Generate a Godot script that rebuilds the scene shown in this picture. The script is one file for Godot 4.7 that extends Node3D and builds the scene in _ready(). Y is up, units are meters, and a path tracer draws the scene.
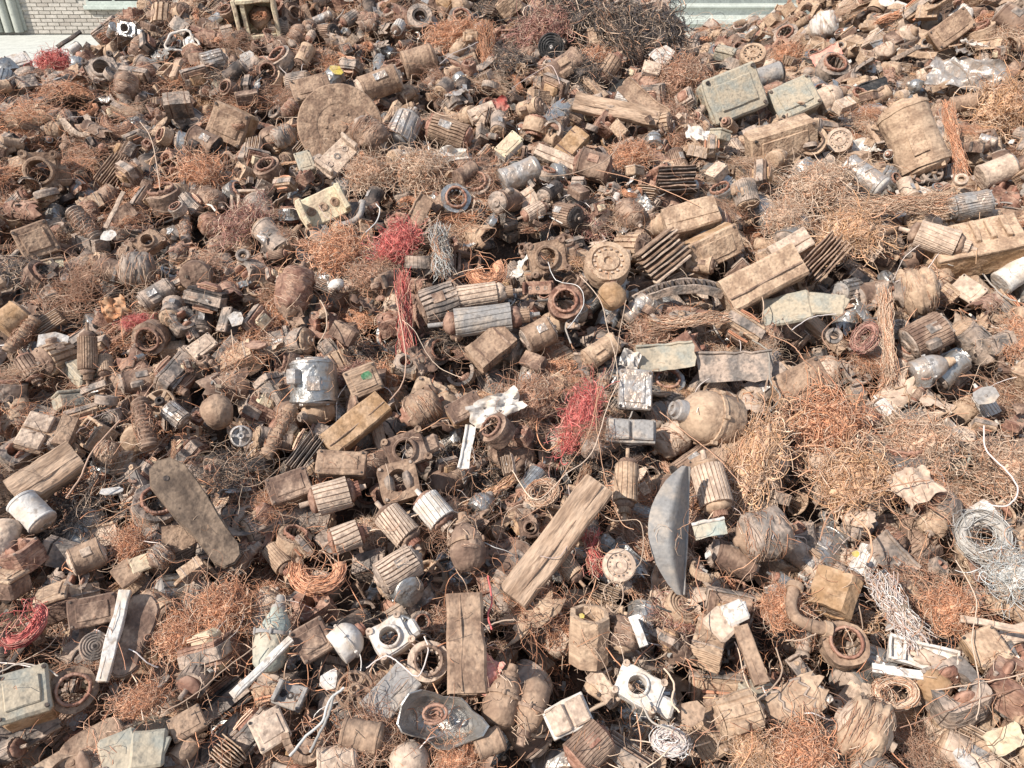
extends Node3D
# A heap of dusty scrap electric motors and copper wire in a yard, with a brick building behind it.

const F := 745.0            # focal length in pixels of the 1024 x 768 picture
const EYE := Vector3(0.0, 1.6, 0.0)
const PITCH := 30.0
var cam_basis := Basis.from_euler(Vector3(deg_to_rad(-PITCH), 0, 0))
var rng := RandomNumberGenerator.new()
var mats := {}
var used_names := {}
var bump := FastNoiseLite.new()
var dent := true
var dent_scale := 1.0

# ---------------------------------------------------------------- mesh builder
class MB:
	var v := PackedVector3Array()
	var n := PackedVector3Array()
	var c := PackedColorArray()
	var t := Transform3D.IDENTITY
	var col := Color.WHITE
	func tri(a: Vector3, b: Vector3, d: Vector3, hint: Vector3) -> void:
		a = t * a
		b = t * b
		d = t * d
		var m := (b - a).cross(d - a)
		if m.length_squared() < 1e-18:
			return
		m = m.normalized()
		if m.dot(t.basis * hint) < 0.0:
			m = -m
			v.append(a); v.append(b); v.append(d)
		else:
			v.append(a); v.append(d); v.append(b)
		n.append(m); n.append(m); n.append(m)
		c.append(col); c.append(col); c.append(col)
	func quad(a: Vector3, b: Vector3, d: Vector3, e: Vector3, hint: Vector3) -> void:
		tri(a, b, d, hint)
		tri(a, d, e, hint)
	func trin(a: Vector3, b: Vector3, d: Vector3, na: Vector3, nb: Vector3, nd: Vector3) -> void:
		a = t * a
		b = t * b
		d = t * d
		na = (t.basis * na).normalized()
		nb = (t.basis * nb).normalized()
		nd = (t.basis * nd).normalized()
		var m := (b - a).cross(d - a)
		if m.length_squared() < 1e-18:
			return
		if m.dot(na + nb + nd) < 0.0:
			v.append(a); v.append(b); v.append(d)
			n.append(na); n.append(nb); n.append(nd)
		else:
			v.append(a); v.append(d); v.append(b)
			n.append(na); n.append(nd); n.append(nb)
		c.append(col); c.append(col); c.append(col)
	func box(cen: Vector3, size: Vector3, ch := 0.0, b := Basis.IDENTITY) -> void:
		var old := t
		t = t * Transform3D(b, cen)
		var h := size * 0.5
		ch = min(ch, min(h.x, min(h.y, h.z)) * 0.6)
		for ax in 3:
			var a1 := (ax + 1) % 3
			var a2 := (ax + 2) % 3
			for s in [-1.0, 1.0]:
				var q: Array[Vector3] = []
				for k in 4:
					var p := Vector3.ZERO
					p[ax] = s * h[ax]
					p[a1] = (h[a1] - ch) * (1.0 if k == 1 or k == 2 else -1.0)
					p[a2] = (h[a2] - ch) * (1.0 if k >= 2 else -1.0)
					q.append(p)
				var hh := Vector3.ZERO
				hh[ax] = s
				quad(q[0], q[1], q[2], q[3], hh)
		if ch > 0.0:
			for ax in 3:
				var a1 := (ax + 1) % 3
				var a2 := (ax + 2) % 3
				for s1 in [-1.0, 1.0]:
					for s2 in [-1.0, 1.0]:
						var p := Vector3.ZERO
						var q := Vector3.ZERO
						p[a1] = s1 * h[a1]
						p[a2] = s2 * (h[a2] - ch)
						q[a1] = s1 * (h[a1] - ch)
						q[a2] = s2 * h[a2]
						var e := Vector3.ZERO
						e[ax] = h[ax] - ch
						var hh := Vector3.ZERO
						hh[a1] = s1
						hh[a2] = s2
						quad(p - e, p + e, q + e, q - e, hh)
			for sx in [-1.0, 1.0]:
				for sy in [-1.0, 1.0]:
					for sz in [-1.0, 1.0]:
						var sg := Vector3(sx, sy, sz)
						var k := sg * (h - Vector3(ch, ch, ch))
						tri(k + Vector3(sx * ch, 0, 0), k + Vector3(0, sy * ch, 0), k + Vector3(0, 0, sz * ch), sg)
		t = old
	# turned shape round the x axis; profile runs from -x to +x as (x, radius)
	func lathe(prof: Array, seg: int, smooth := false) -> void:
		var pn: Array[Vector2] = []
		for j in prof.size() - 1:
			var dd: Vector2 = prof[j + 1] - prof[j]
			pn.append(Vector2(-dd.y, dd.x).normalized())
		for j in prof.size() - 1:
			var p0: Vector2 = prof[j]
			var p1: Vector2 = prof[j + 1]
			var n0 := pn[j]
			var n1 := pn[j]
			if smooth:
				if j > 0: n0 = (pn[j] + pn[j - 1]).normalized()
				if j < pn.size() - 1: n1 = (pn[j] + pn[j + 1]).normalized()
			for i in seg:
				var a := TAU * i / seg
				var b := TAU * (i + 1) / seg
				var ca := cos(a)
				var sa := sin(a)
				var cb := cos(b)
				var sb := sin(b)
				var A := Vector3(p0.x, p0.y * ca, p0.y * sa)
				var B := Vector3(p0.x, p0.y * cb, p0.y * sb)
				var C := Vector3(p1.x, p1.y * cb, p1.y * sb)
				var D := Vector3(p1.x, p1.y * ca, p1.y * sa)
				var nA := Vector3(n0.x, n0.y * ca, n0.y * sa)
				var nB := Vector3(n0.x, n0.y * cb, n0.y * sb)
				var nC := Vector3(n1.x, n1.y * cb, n1.y * sb)
				var nD := Vector3(n1.x, n1.y * ca, n1.y * sa)
				trin(A, B, C, nA, nB, nC)
				trin(A, C, D, nA, nC, nD)
	# prism along x with any outline given as angles and radii; inner radii make a hole
	func radial(x0: float, x1: float, ang: Array, ro: Array, ri: Array = [], skew := 0.0) -> void:
		var k := ang.size()
		for i in k:
			var j := (i + 1) % k
			var a: float = ang[i]
			var b: float = ang[j]
			var u := Vector3(0, cos(a), sin(a))
			var w := Vector3(0, cos(b), sin(b))
			var us := Vector3(0, cos(a + skew), sin(a + skew))
			var ws := Vector3(0, cos(b + skew), sin(b + skew))
			var X0 := Vector3(x0, 0, 0)
			var X1 := Vector3(x1, 0, 0)
			var e: Vector3 = w * ro[j] - u * ro[i]
			var hint := Vector3(0, e.z, -e.y)
			if hint.dot(u + w) < 0.0 and absf(ro[i] - ro[j]) < 0.5 * e.length():
				hint = -hint
			if hint.dot(u + w) < -0.001 * e.length() and absf(ro[i] - ro[j]) < 0.9 * e.length():
				hint = -hint
			quad(X0 + u * ro[i], X0 + w * ro[j], X1 + ws * ro[j], X1 + us * ro[i], hint)
			if ri.is_empty():
				tri(X0, X0 + u * ro[i], X0 + w * ro[j], Vector3(-1, 0, 0))
				tri(X1, X1 + us * ro[i], X1 + ws * ro[j], Vector3(1, 0, 0))
			else:
				quad(X0 + u * ri[i], X0 + w * ri[j], X1 + ws * ri[j], X1 + us * ri[i], -(u + w))
				quad(X0 + u * ri[i], X0 + u * ro[i], X0 + w * ro[j], X0 + w * ri[j], Vector3(-1, 0, 0))
				quad(X1 + us * ri[i], X1 + us * ro[i], X1 + ws * ro[j], X1 + ws * ri[j], Vector3(1, 0, 0))
	func toothed(x0: float, x1: float, R: float, g: float, k: int, skew := 0.0, hole := 0.0) -> void:
		var ang := []
		var ro := []
		var ri := []
		for i in k:
			for f in [[0.0, 1], [0.62, 1], [0.66, 0], [0.96, 0]]:
				ang.append(TAU * (i + f[0]) / k)
				ro.append(R if f[1] else R - g)
				if hole > 0.0: ri.append(hole)
		radial(x0, x1, ang, ro, ri, skew)
	func tube(pts: Array, r0: float, r1: float, sides := 6, caps := true) -> void:
		var up := Vector3(0.31, 0.88, 0.36)
		var rings := []
		var k := pts.size()
		for i in k:
			var d: Vector3 = (pts[min(i + 1, k - 1)] - pts[max(i - 1, 0)])
			if d.length_squared() < 1e-14: d = Vector3(1, 0, 0)
			d = d.normalized()
			var s := up.cross(d)
			if s.length() < 0.05: s = Vector3(0.9, 0.1, -0.4).cross(d)
			s = s.normalized()
			up = d.cross(s).normalized()
			var r := lerpf(r0, r1, float(i) / maxf(1.0, k - 1))
			var ring := []
			for q in sides:
				var a := TAU * q / sides
				var nn := s * cos(a) + up * sin(a)
				ring.append([pts[i] + nn * r, nn])
			rings.append(ring)
		for i in k - 1:
			for q in sides:
				var w := (q + 1) % sides
				var A = rings[i][q]
				var B = rings[i][w]
				var C = rings[i + 1][w]
				var D = rings[i + 1][q]
				trin(A[0], B[0], C[0], A[1], B[1], C[1])
				trin(A[0], C[0], D[0], A[1], C[1], D[1])
		if caps:
			for q in sides:
				var w := (q + 1) % sides
				tri(pts[0], rings[0][q][0], rings[0][w][0], pts[0] - pts[1])
				tri(pts[k - 1], rings[k - 1][q][0], rings[k - 1][w][0], pts[k - 1] - pts[k - 2])
	# thin three-sided wire, no caps
	func strand(pts: PackedVector3Array, r: float) -> void:
		var k := pts.size()
		var pa := Vector3.ZERO
		var pb := Vector3.ZERO
		var pc := Vector3.ZERO
		var na := Vector3.ZERO
		var nb := Vector3.ZERO
		var nc := Vector3.ZERO
		for i in k:
			var d := pts[mini(i + 1, k - 1)] - pts[maxi(i - 1, 0)]
			var s := d.cross(Vector3(0.32, 0.85, 0.41))
			if s.length_squared() < 1e-12: s = Vector3(1, 0, 0)
			s = s.normalized()
			var u := d.cross(s).normalized()
			var n1 := s
			var n2 := s * -0.5 + u * 0.866
			var n3 := s * -0.5 - u * 0.866
			var q1 := pts[i] + n1 * r
			var q2 := pts[i] + n2 * r
			var q3 := pts[i] + n3 * r
			if i > 0:
				v.append_array([pa, q1, pb, pb, q1, q2, pb, q2, pc, pc, q2, q3, pc, q3, pa, pa, q3, q1])
				n.append_array([na, n1, nb, nb, n1, n2, nb, n2, nc, nc, n2, n3, nc, n3, na, na, n3, n1])
				for z in 18: c.append(col)
			pa = q1; pb = q2; pc = q3
			na = n1; nb = n2; nc = n3
	# grid of points to a smooth closed or open skin
	func skin(P: Array, wrap: bool, outward := Vector3.ZERO) -> void:
		var R := P.size()
		var C: int = P[0].size()
		var N := []
		for i in R:
			var row := []
			for j in C:
				var jl := (j - 1 + C) % C if wrap else maxi(j - 1, 0)
				var jr := (j + 1) % C if wrap else mini(j + 1, C - 1)
				var du: Vector3 = P[mini(i + 1, R - 1)][j] - P[maxi(i - 1, 0)][j]
				var dv: Vector3 = P[i][jr] - P[i][jl]
				var m := du.cross(dv)
				if m.length_squared() < 1e-16: m = P[i][j] if outward == Vector3.ZERO else outward
				m = m.normalized()
				if outward == Vector3.ZERO and m.dot(P[i][j]) < 0.0: m = -m
				if outward != Vector3.ZERO and m.dot(outward) < 0.0: m = -m
				row.append(m)
			N.append(row)
		for i in R - 1:
			for j in (C if wrap else C - 1):
				var w := (j + 1) % C
				trin(P[i][j], P[i][w], P[i + 1][w], N[i][j], N[i][w], N[i + 1][w])
				trin(P[i][j], P[i + 1][w], P[i + 1][j], N[i][j], N[i + 1][w], N[i + 1][j])
	func sheet(P: Array, th: float, outward: Vector3) -> void:
		skin(P, false, outward)
		var Q := []
		for row in P:
			var r2 := []
			for p in row: r2.append(p - outward * th)
			Q.append(r2)
		skin(Q, false, -outward)
		var R := P.size()
		var C: int = P[0].size()
		var mid: Vector3 = (P[0][0] + P[R - 1][C - 1]) * 0.5
		for i in R - 1:
			for j in [0, C - 1]:
				quad(P[i][j], P[i + 1][j], Q[i + 1][j], Q[i][j], P[i][j] - mid)
		for j in C - 1:
			for i in [0, R - 1]:
				quad(P[i][j], P[i][j + 1], Q[i][j + 1], Q[i][j], P[i][j] - mid)
	# splits long edges, then dents the shape with soft noise
	func batter(noise: FastNoiseLite, amp: float, longest: float, sd: float) -> void:
		for pass_no in 2:
			var v2 := PackedVector3Array()
			var n2 := PackedVector3Array()
			var c2 := PackedColorArray()
			for i in range(0, v.size(), 3):
				var P := [v[i], v[i + 1], v[i + 2]]
				var N := [n[i], n[i + 1], n[i + 2]]
				var cut := []
				for e in 3: cut.append(P[e].distance_to(P[(e + 1) % 3]) > longest)
				var poly := []
				var pn := []
				var number := 0
				for e in 3:
					poly.append(P[e])
					pn.append(N[e])
					if cut[e]:
						poly.append((P[e] + P[(e + 1) % 3]) * 0.5)
						pn.append((N[e] + N[(e + 1) % 3]).normalized())
						number += 1
				var tris := [[0, 1, 2]]
				if number == 3: tris = [[0, 1, 5], [1, 2, 3], [3, 4, 5], [1, 3, 5]]
				elif number == 1:
					if cut[0]: tris = [[0, 1, 3], [1, 2, 3]]
					elif cut[1]: tris = [[0, 1, 2], [0, 2, 3]]
					else: tris = [[0, 1, 3], [1, 2, 3]]
				elif number == 2:
					if not cut[2]: tris = [[1, 2, 3], [0, 1, 3], [0, 3, 4]]
					elif not cut[0]: tris = [[2, 3, 4], [0, 1, 2], [0, 2, 4]]
					else: tris = [[0, 1, 4], [1, 2, 4], [2, 3, 4]]
				for t3 in tris:
					for k in t3:
						v2.append(poly[k])
						n2.append(pn[k])
						c2.append(c[i])
			v = v2
			n = n2
			c = c2
		for i in range(0, v.size(), 3):
			var old := (v[i + 2] - v[i]).cross(v[i + 1] - v[i]).normalized()
			for k in 3:
				var q := v[i + k] * 620.0 + Vector3(sd, sd * 0.7, -sd * 1.3)
				v[i + k] += Vector3(noise.get_noise_3dv(q), noise.get_noise_3dv(q + Vector3(311, 0, 0)), noise.get_noise_3dv(q + Vector3(0, 577, 0))) * amp
			var now := (v[i + 2] - v[i]).cross(v[i + 1] - v[i]).normalized()
			for k in 3: n[i + k] = (n[i + k] + now - old).normalized()
	func reach() -> float:
		var lo := Vector3.INF
		var hi := -Vector3.INF
		for p in v:
			lo = lo.min(p)
			hi = hi.max(p)
		return (hi - lo).length()
	func mesh(m: Material) -> ArrayMesh:
		var a := []
		a.resize(Mesh.ARRAY_MAX)
		a[Mesh.ARRAY_VERTEX] = v
		a[Mesh.ARRAY_NORMAL] = n
		a[Mesh.ARRAY_COLOR] = c
		var am := ArrayMesh.new()
		if v.size() > 0:
			am.add_surface_from_arrays(Mesh.PRIMITIVE_TRIANGLES, a)
			am.surface_set_material(0, m)
		return am

func rf(a: float, b: float) -> float:
	return rng.randf_range(a, b)

func rv(s := 1.0) -> Vector3:
	return Vector3(rng.randf_range(-s, s), rng.randf_range(-s, s), rng.randf_range(-s, s))

func ax_y() -> Transform3D:   # lathe axis x turned to y
	return Transform3D(Basis(Vector3(0, 1, 0), Vector3(-1, 0, 0), Vector3(0, 0, 1)), Vector3.ZERO)

func ax_z() -> Transform3D:
	return Transform3D(Basis(Vector3(0, 0, 1), Vector3(0, 1, 0), Vector3(-1, 0, 0)), Vector3.ZERO)

func numbered(called: String) -> String:
	var k: int = used_names.get(called, -1) + 1
	used_names[called] = k
	return called if k == 0 else "%s_%03d" % [called, k]

func part(parent: Node3D, called: String, b: MB, mat: String) -> MeshInstance3D:
	var o := MeshInstance3D.new()
	var k := 0
	for ch in parent.get_children():
		if ch.get_meta("kind_name", "") == called: k += 1
	o.name = called if k == 0 else "%s_%03d" % [called, k]
	o.set_meta("kind_name", called)
	if dent and not mat in ["wire", "cable", "hair", "glass"] and b.v.size() > 0 and b.v.size() < 9000:
		var size := b.reach()
		b.batter(bump, clampf(size * 0.03, 0.0008, 0.006) * dent_scale, maxf(0.022, size * 0.16), rf(0, 900))
	o.mesh = b.mesh(mats[mat])
	parent.add_child(o, true)
	return o

func root_thing(called: String) -> Node3D:
	var o := Node3D.new()
	o.name = called
	return o

# ---------------------------------------------------------------- materials
func noise_bytes(sd: int, freq: float, oct: int, kind := FastNoiseLite.TYPE_SIMPLEX_SMOOTH, size := 256) -> PackedByteArray:
	var f := FastNoiseLite.new()
	f.seed = sd
	f.noise_type = kind
	f.frequency = freq
	f.fractal_octaves = oct
	var im := f.get_seamless_image(size, size)
	im.convert(Image.FORMAT_L8)
	return im.get_data()

func blend_texture(base: Color, dust: Color, spot: Color, amount: float, n1: PackedByteArray, n2: PackedByteArray, n3: PackedByteArray, grain := false) -> ImageTexture:
	var out := PackedByteArray()
	out.resize(256 * 256 * 3)
	for i in 65536:
		var a := n1[i] / 255.0
		var b := n2[i] / 255.0
		var s := n3[i] / 255.0
		var k := clampf((a + (b - 0.5) * 0.28 - (1.0 - amount)) * 2.4 + 0.5, 0.0, 1.0)
		var q := clampf((s - 0.68) * 7.0, 0.0, 1.0) * 0.55
		var g := 0.91 + b * 0.18
		out[i * 3] = int(clampf(lerpf(lerpf(base.r, dust.r, k), spot.r, q) * g, 0, 1) * 255.0)
		out[i * 3 + 1] = int(clampf(lerpf(lerpf(base.g, dust.g, k), spot.g, q) * g, 0, 1) * 255.0)
		out[i * 3 + 2] = int(clampf(lerpf(lerpf(base.b, dust.b, k), spot.b, q) * g, 0, 1) * 255.0)
	return ImageTexture.create_from_image(Image.create_from_data(256, 256, false, Image.FORMAT_RGB8, out))

func rgb(r: int, g: int, b: int) -> Color:
	return Color(r / 255.0, g / 255.0, b / 255.0)

func make_materials() -> void:
	var nb := noise_bytes(5, 0.09, 4)
	var big := [noise_bytes(1, 0.014, 4), noise_bytes(2, 0.02, 4), noise_bytes(3, 0.011, 5)]
	var spk := [noise_bytes(7, 0.05, 3), noise_bytes(8, 0.035, 4)]
	var hm := Image.create_from_data(256, 256, false, Image.FORMAT_L8, noise_bytes(11, 0.045, 5))
	hm.convert(Image.FORMAT_RGBA8)
	hm.bump_map_to_normal_map(7.0)
	var ntex := ImageTexture.create_from_image(hm)
	# name: base, dust, spot, dust share, roughness, metallic, normal strength
	var table := {
		"tan": [rgb(147, 121, 100), rgb(184, 158, 133), rgb(110, 88, 74), 0.60, 0.95, 0.0, 0.45],
		"pale": [rgb(166, 145, 128), rgb(197, 175, 155), rgb(122, 104, 91), 0.58, 0.95, 0.0, 0.45],
		"steel": [rgb(107, 100, 95), rgb(170, 150, 134), rgb(73, 66, 62), 0.55, 0.7, 0.1, 0.45],
		"brown": [rgb(104, 82, 70), rgb(161, 136, 117), rgb(73, 58, 51), 0.54, 0.95, 0.0, 0.5],
		"rust": [rgb(115, 82, 69), rgb(165, 134, 115), rgb(82, 60, 52), 0.56, 0.95, 0.0, 0.5],
		"dark": [rgb(50, 44, 42), rgb(120, 103, 91), rgb(34, 30, 29), 0.42, 0.8, 0.0, 0.5],
		"black": [rgb(32, 31, 31), rgb(89, 79, 72), rgb(22, 21, 21), 0.34, 0.6, 0.0, 0.4],
		"alu": [rgb(170, 165, 161), rgb(170, 152, 137), rgb(97, 90, 84), 0.46, 0.45, 0.35, 0.5],
		"green": [rgb(148, 147, 137), rgb(172, 158, 137), rgb(120, 113, 101), 0.60, 0.8, 0.0, 0.3],
		"grey": [rgb(142, 138, 135), rgb(172, 158, 144), rgb(103, 96, 91), 0.40, 0.75, 0.05, 0.35],
		"white": [rgb(205, 199, 192), rgb(188, 171, 154), rgb(148, 132, 117), 0.42, 0.75, 0.0, 0.3],
		"ivory": [rgb(206, 193, 163), rgb(189, 168, 143), rgb(147, 123, 102), 0.42, 0.85, 0.0, 0.35],
		"coil": [rgb(138, 95, 78), rgb(170, 134, 114), rgb(92, 64, 53), 0.54, 0.7, 0.1, 0.7],
		"orange": [rgb(176, 118, 78), rgb(180, 146, 116), rgb(124, 84, 60), 0.52, 0.8, 0.0, 0.5],
		"wood": [rgb(139, 114, 94), rgb(181, 155, 132), rgb(104, 84, 70), 0.54, 0.95, 0.0, 0.5],
		"ochre": [rgb(148, 116, 84), rgb(176, 146, 117), rgb(108, 84, 62), 0.54, 0.9, 0.0, 0.4],
		"red": [rgb(156, 66, 58), rgb(172, 128, 113), rgb(96, 51, 48), 0.46, 0.8, 0.0, 0.5],
		"yellow": [rgb(186, 166, 70), rgb(178, 156, 110), rgb(132, 112, 60), 0.5, 0.7, 0.0, 0.3],
		"blue": [rgb(40, 66, 120), rgb(119, 110, 102), rgb(30, 40, 70), 0.3, 0.7, 0.0, 0.3],
		"board_green": [rgb(60, 112, 74), rgb(120, 126, 100), rgb(44, 74, 52), 0.50, 0.6, 0.0, 0.4],
		"teal": [rgb(158, 168, 160), rgb(176, 164, 145), rgb(112, 114, 106), 0.48, 0.7, 0.0, 0.4],
		"pink": [rgb(206, 138, 124), rgb(203, 170, 149), rgb(158, 90, 80), 0.46, 0.9, 0.0, 0.5],
		"silver": [rgb(168, 167, 165), rgb(172, 158, 143), rgb(90, 85, 80), 0.34, 0.38, 0.7, 0.4],
		"umber": [rgb(92, 77, 65), rgb(130, 111, 94), rgb(64, 53, 46), 0.5, 0.9, 0.0, 0.4],
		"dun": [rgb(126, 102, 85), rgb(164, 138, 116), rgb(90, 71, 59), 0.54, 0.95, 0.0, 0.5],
		"soil": [rgb(76, 61, 52), rgb(110, 90, 76), rgb(49, 41, 36), 0.5, 1.0, 0.0, 0.8],
	}
	var i := 0
	for k in table:
		var r: Array = table[k]
		var m := StandardMaterial3D.new()
		m.albedo_texture = blend_texture(r[0], r[1], r[2], r[3], big[i % 3], nb, spk[i % 2])
		m.roughness = r[4]
		m.metallic = r[5]
		m.normal_enabled = true
		m.normal_texture = ntex
		m.normal_scale = r[6]
		m.uv1_triplanar = true
		m.uv1_scale = Vector3(3.4, 3.4, 3.4) if k != "wood" else Vector3(1.2, 7.0, 7.0)
		m.uv1_offset = Vector3(0.13 * i, 0.29 * i, 0.41 * i)
		m.vertex_color_use_as_albedo = true
		mats[k] = m
		i += 1
	for w in [["wire", 0.5, 0.25], ["cable", 0.75, 0.0], ["hair", 0.6, 0.2]]:
		var m := StandardMaterial3D.new()
		m.albedo_color = Color.WHITE
		m.vertex_color_use_as_albedo = true
		m.roughness = w[1]
		m.metallic = w[2]
		mats[w[0]] = m
	for w in [["brick_a", rgb(186, 179, 169)], ["brick_b", rgb(176, 168, 158)], ["brick_c", rgb(194, 187, 177)], ["mortar", rgb(192, 187, 178)], ["render", rgb(202, 206, 199)], ["render_b", rgb(193, 199, 192)], ["pipe_green", rgb(172, 175, 166)], ["frame_paint", rgb(190, 198, 190)], ["concrete", rgb(192, 193, 185)], ["yard", rgb(150, 140, 126)]]:
		var m := StandardMaterial3D.new()
		m.albedo_texture = blend_texture(w[1], w[1] * 0.94, w[1] * 0.86, 0.5, big[0], nb, spk[0])
		m.uv1_triplanar = true
		m.uv1_world_triplanar = true
		m.uv1_scale = Vector3(0.7, 0.7, 0.7)
		m.roughness = 0.95
		mats[w[0]] = m
	var gl := StandardMaterial3D.new()
	gl.albedo_color = Color(0.18, 0.2, 0.2)
	gl.roughness = 0.08
	mats["glass"] = gl

# ---------------------------------------------------------------- shapes shared by the kinds
func dome(x0: float, x1: float, r: float, k := 6) -> Array:   # rounded end from radius r at x0 to the axis at x1
	var out := []
	for i in k + 1:
		var a := PI * 0.5 * i / k
		out.append(Vector2(x0 + (x1 - x0) * sin(a), r * cos(a)))
	return out

func lump_rows(rad: Vector3, amp: float, freq: float, sd: float, rows := 10, cols := 14) -> Array:
	var P := []
	for i in rows + 1:
		var row := []
		var th := PI * i / rows
		for j in cols:
			var ph := TAU * j / cols
			var d := Vector3(cos(th), sin(th) * cos(ph), sin(th) * sin(ph))
			var q := d * freq + Vector3(sd, sd * 1.7, -sd)
			var k := 1.0 + amp * bump.get_noise_3dv(q * 60.0) + amp * 0.5 * bump.get_noise_3dv(q * 150.0)
			row.append(d * rad * k)
		P.append(row)
	return P

# barrel with shallow hoops round it and uneven caked dirt
func barrel_rows(rad: Vector3, amp: float, sd: float, hoops: float, rows := 18, cols := 20) -> Array:
	var P := []
	for i in rows + 1:
		var row := []
		var u := -1.0 + 2.0 * i / rows
		var prof_r := pow(maxf(0.0, 1.0 - pow(absf(u), 5.0)), 0.5)
		for j in cols:
			var ph := TAU * j / cols
			var d := Vector3(u, cos(ph), sin(ph))
			var q := d * 0.8 + Vector3(sd, sd * 1.7, -sd)
			var k := 1.0 + amp * bump.get_noise_3dv(q * 60.0) + amp * 0.7 * bump.get_noise_3dv(q * 170.0) + 0.03 * sin(u * hoops * 2.0 + sd)
			row.append(Vector3(u * rad.x * (1.0 + 0.3 * amp * bump.get_noise_3dv(q * 90.0)), d.y * rad.y * k * prof_r, d.z * rad.z * k * prof_r))
		P.append(row)
	return P

func curl_points(rad: Vector3, steps: int, step: float, curl: float, flat := 0.0) -> PackedVector3Array:
	var pts := PackedVector3Array()
	var p := rv().normalized() * rad * rf(0.55, 1.0)
	var d := rv().normalized()
	var spin := rv().normalized() * rf(-1.0, 1.0) * curl
	for i in steps:
		pts.append(p)
		d = (d + d.cross(spin) + rv(curl * 0.45)).normalized()
		p += d * step
		var q := p / rad
		var l := q.length()
		if l > 1.0:
			var lim := rf(0.94, 1.1)
			if l > lim:
				p = p / l * lim
				var nn := (q / rad).normalized()
				d = (d - nn * d.dot(nn) * 1.1).normalized()
	return pts

# a free loop of wire in a flat, open whorl
func loose_points(rad: Vector3, steps: int, step: float, curl: float) -> PackedVector3Array:
	var pts := PackedVector3Array()
	var p := Vector3(rng.randfn(0, 0.4), rng.randfn(0, 0.3), rng.randfn(0, 0.4)) * rad
	var a := rf(0, TAU)
	var turn := rf(-1.0, 1.0) * curl
	var rise := rf(-0.25, 0.25)
	for i in steps:
		pts.append(p)
		a += turn + rf(-0.3, 0.3)
		rise = clampf(rise + rf(-0.25, 0.25) - p.y / rad.y * 0.25, -0.7, 0.7)
		p += Vector3(cos(a), rise, sin(a)) * step
		if rng.randf() < 0.1: turn = rf(-1.0, 1.0) * curl
	return pts

# a strand that stays near an uneven, torn-looking clump
func shaggy_points(rad: Vector3, sd: float, steps: int, step: float, curl: float) -> PackedVector3Array:
	var pts := PackedVector3Array()
	var dir := rv().normalized()
	var q := dir * 1.1 + Vector3(sd, sd * 1.7, -sd)
	var k := 0.9 + 0.6 * bump.get_noise_3dv(q * 60.0) + 0.3 * bump.get_noise_3dv(q * 150.0)
	var p := dir * rad * k * rf(0.72, 1.0)
	var d := rv()
	d = (d - dir * d.dot(dir) * rf(0.3, 1.0)).normalized()
	var spin := rv(1.0) * curl
	for i in steps:
		pts.append(p)
		d = (d + d.cross(spin) + rv(curl * 0.4) - p.normalized() * 0.3).normalized()
		p += d * step
	return pts

const WIRE := {
	"copper": [Color(0.66, 0.32, 0.175), Color(0.54, 0.255, 0.145), Color(0.72, 0.42, 0.26), Color(0.46, 0.245, 0.155)],
	"brown": [Color(0.42, 0.245, 0.165), Color(0.34, 0.205, 0.14), Color(0.52, 0.34, 0.24), Color(0.48, 0.235, 0.14)],
	"dusty": [Color(0.60, 0.44, 0.32), Color(0.50, 0.355, 0.255), Color(0.68, 0.52, 0.39), Color(0.58, 0.33, 0.205)],
	"golden": [Color(0.64, 0.40, 0.23), Color(0.58, 0.33, 0.18), Color(0.52, 0.33, 0.215), Color(0.68, 0.47, 0.32)],
	"red": [Color(0.60, 0.13, 0.115), Color(0.66, 0.21, 0.175), Color(0.48, 0.11, 0.10), Color(0.58, 0.28, 0.22)],
	"maroon": [Color(0.34, 0.16, 0.13), Color(0.42, 0.21, 0.165), Color(0.29, 0.15, 0.12), Color(0.44, 0.29, 0.22)],
	"dark": [Color(0.06, 0.05, 0.045), Color(0.10, 0.08, 0.068), Color(0.19, 0.14, 0.11), Color(0.08, 0.068, 0.066)],
	"white": [Color(0.70, 0.62, 0.58), Color(0.62, 0.53, 0.48), Color(0.56, 0.44, 0.39), Color(0.74, 0.70, 0.66)],
	"grey": [Color(0.42, 0.395, 0.36), Color(0.34, 0.31, 0.28), Color(0.52, 0.50, 0.47), Color(0.40, 0.345, 0.29)],
	"silver": [Color(0.58, 0.58, 0.55), Color(0.47, 0.46, 0.43), Color(0.66, 0.66, 0.64), Color(0.44, 0.385, 0.33)],
}

func core_tint(tone: String) -> Color:   # the middle of the strands' own colours
	var sum := Color(0, 0, 0)
	for q in WIRE[tone]: sum += q * 0.25
	return sum

func wire_tint(tone: String) -> Color:
	var a: Array = WIRE[tone]
	var c: Color = a[rng.randi() % a.size()]
	var k := rf(0.75, 1.25)
	return Color(c.r * k, c.g * k, c.b * k)

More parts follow.
